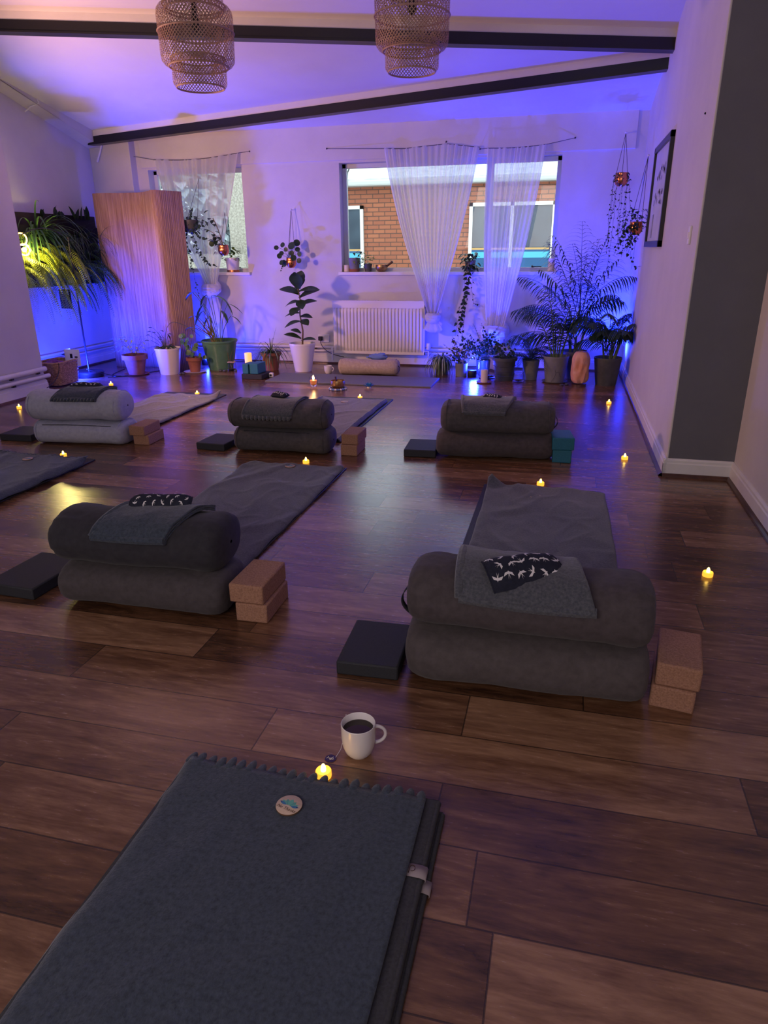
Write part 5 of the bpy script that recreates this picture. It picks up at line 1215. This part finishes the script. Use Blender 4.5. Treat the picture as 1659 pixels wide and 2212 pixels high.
# thin pebbles and bits by the pots
rd = random.Random(80)
for i, (x, y) in enumerate(((-4.15, 7.08), (-4.12, 7.1), (-3.8, 7.38), (-3.74, 7.36), (-3.62, 7.4), (.08, 7.25), (.03, 7.2))):
    m = MB(); m.ball((0, 0, .01), .016, 8, lump=.5, seed=i, sc=(1.3, 1, .8)); o = m.build('pebble', M_darkpot); o.location = (x, y, 0); tag(o, 'dark pebble on the floor at the foot of the %s' % ('pots by the left window' if x < -2 else 'grey pot by the salt lamp'), 'pebble', 'pebbles by the left pots' if x < -2 else 'pebbles by the salt lamp')
m = MB(); m.tube([(.78, 1.43, .001), (.85, 1.42, .0012), (.9, 1.4, .001), (.98, 1.37, .001)], .0006, 4); tag(m.build('thread', M_string), 'pale thread lying on the floor at the right edge', 'thread')

# ------------------------------------------------------------------ lights
def light(name, kind, loc, energy, color, rot=None, target=None, **kw):
    L = bpy.data.lights.new(name, kind); L.energy = energy; L.color = color
    for k_, v_ in kw.items(): setattr(L, k_, v_)
    o = bpy.data.objects.new(name, L); COL.objects.link(o); o.location = loc
    if target: o.rotation_euler = (V(target) - V(loc)).to_track_quat('-Z', 'Y').to_euler()
    return o
BL = (.012, .03, 1.)
light('uplight_left', 'POINT', (-5.05, 6.55, .1), 75, BL, shadow_soft_size=.04)
light('uplight_left_spot', 'SPOT', (-5.0, 6.5, .1), 360, BL, target=(-4.3, 8.3, 2.2), spot_size=R(140), spot_blend=.9, shadow_soft_size=.07)
light('uplight_screen', 'SPOT', (-4.17, 7.78, .12), 75, BL, target=(-3.95, 8.3, 1.6), spot_size=R(150), spot_blend=.7, shadow_soft_size=.03)
light('uplight_screen_glow', 'POINT', (-4.13, 7.72, .1), 12, BL, shadow_soft_size=.03)
light('uplight_middle', 'POINT', (-.9, 7.62, .12), 65, BL, shadow_soft_size=.04)
light('uplight_middle_spot', 'SPOT', (-.9, 7.6, .12), 320, BL, target=(.3, 7.2, 2.7), spot_size=R(125), spot_blend=.9, shadow_soft_size=.04)
light('uplight_corner', 'SPOT', (.5, 7.95, .12), 330, BL, target=(.5, 7.3, 2.7), spot_size=R(125), spot_blend=.8, shadow_soft_size=.04)
light('lamp_bulb', 'POINT', (-5.24, 6.31, 1.34), 24, (1, .8, .25), shadow_soft_size=.05)
light('wall_light', 'SPOT', (-4.5, 4.2, 1.55), 265, (1, .5, .38), target=(-1.2, 7.7, 2.2), spot_size=R(126), spot_blend=.55, shadow_soft_size=.12)
light('fill_behind_camera', 'AREA', (-1.5, -1.9, 2.0), 60, (1., .86, .82), target=(-1.5, 3, .6), shape='RECTANGLE', size=3.2, size_y=1.4)  # added soft fill from behind the camera, not an actual window
light('candle_light', 'POINT', (-2.417, 6.62, .16), .6, (1, .55, .2), shadow_soft_size=.02)
GR = {'bolster': 'bolsters at the yoga places', 'cork_block': 'cork yoga blocks', 'foam_block': 'foam yoga blocks', 'blanket': 'fleece blankets spread on the mats', 'wooden_token': 'wooden tokens on the blankets',
      'eye_pillow': 'swallow print eye pillows', 'folded_blanket': 'folded fleece blankets', 'yoga_mat': 'yoga mats', 'curtain': 'white voile curtains', 'pendant_lamp': 'woven pendant lamps', 'uplight': 'blue uplights', 'heating_pipe': 'white heating pipes', 'power_cable': 'cables by the left wall', 'potted_palm': 'palms in the right corner'}
for o in bpy.data.objects:
    k = o.name.split('.')[0]
    if o.parent is None and k in GR and 'group' not in o.keys(): o['group'] = GR[k]
w = bpy.data.worlds.new('sky'); scn.world = w; w.use_nodes = True
bg = w.node_tree.nodes['Background']; bg.inputs[0].default_value = (.8, .91, 1, 1); bg.inputs[1].default_value = 3.0

# ------------------------------------------------------------------ camera
cam = bpy.data.cameras.new('camera'); co = bpy.data.objects.new('camera', cam); COL.objects.link(co); scn.camera = co
f, cx, cy = 1500., 829.5, 1106.
d = V((1230 - cx, -(535 - cy), -f)).normalized(); q = V((2230 - cx, -(535 - 9.6 - cy), -f)); up = q.cross(d).normalized()
if up.y < 0: up = -up
xx = d.cross(up)
co.matrix_world = Matrix(((*xx, 0), (*d, 0), (*up, 1.3), (0, 0, 0, 1)))
cam.sensor_fit = 'HORIZONTAL'; cam.sensor_width = 36; cam.lens = f / 1659 * 36; cam.clip_start = .02
scn.view_settings.view_transform = 'Standard'; scn.view_settings.look = 'None'; scn.view_settings.gamma = 1; scn.view_settings.exposure = 0; scn.view_settings.use_curve_mapping = False
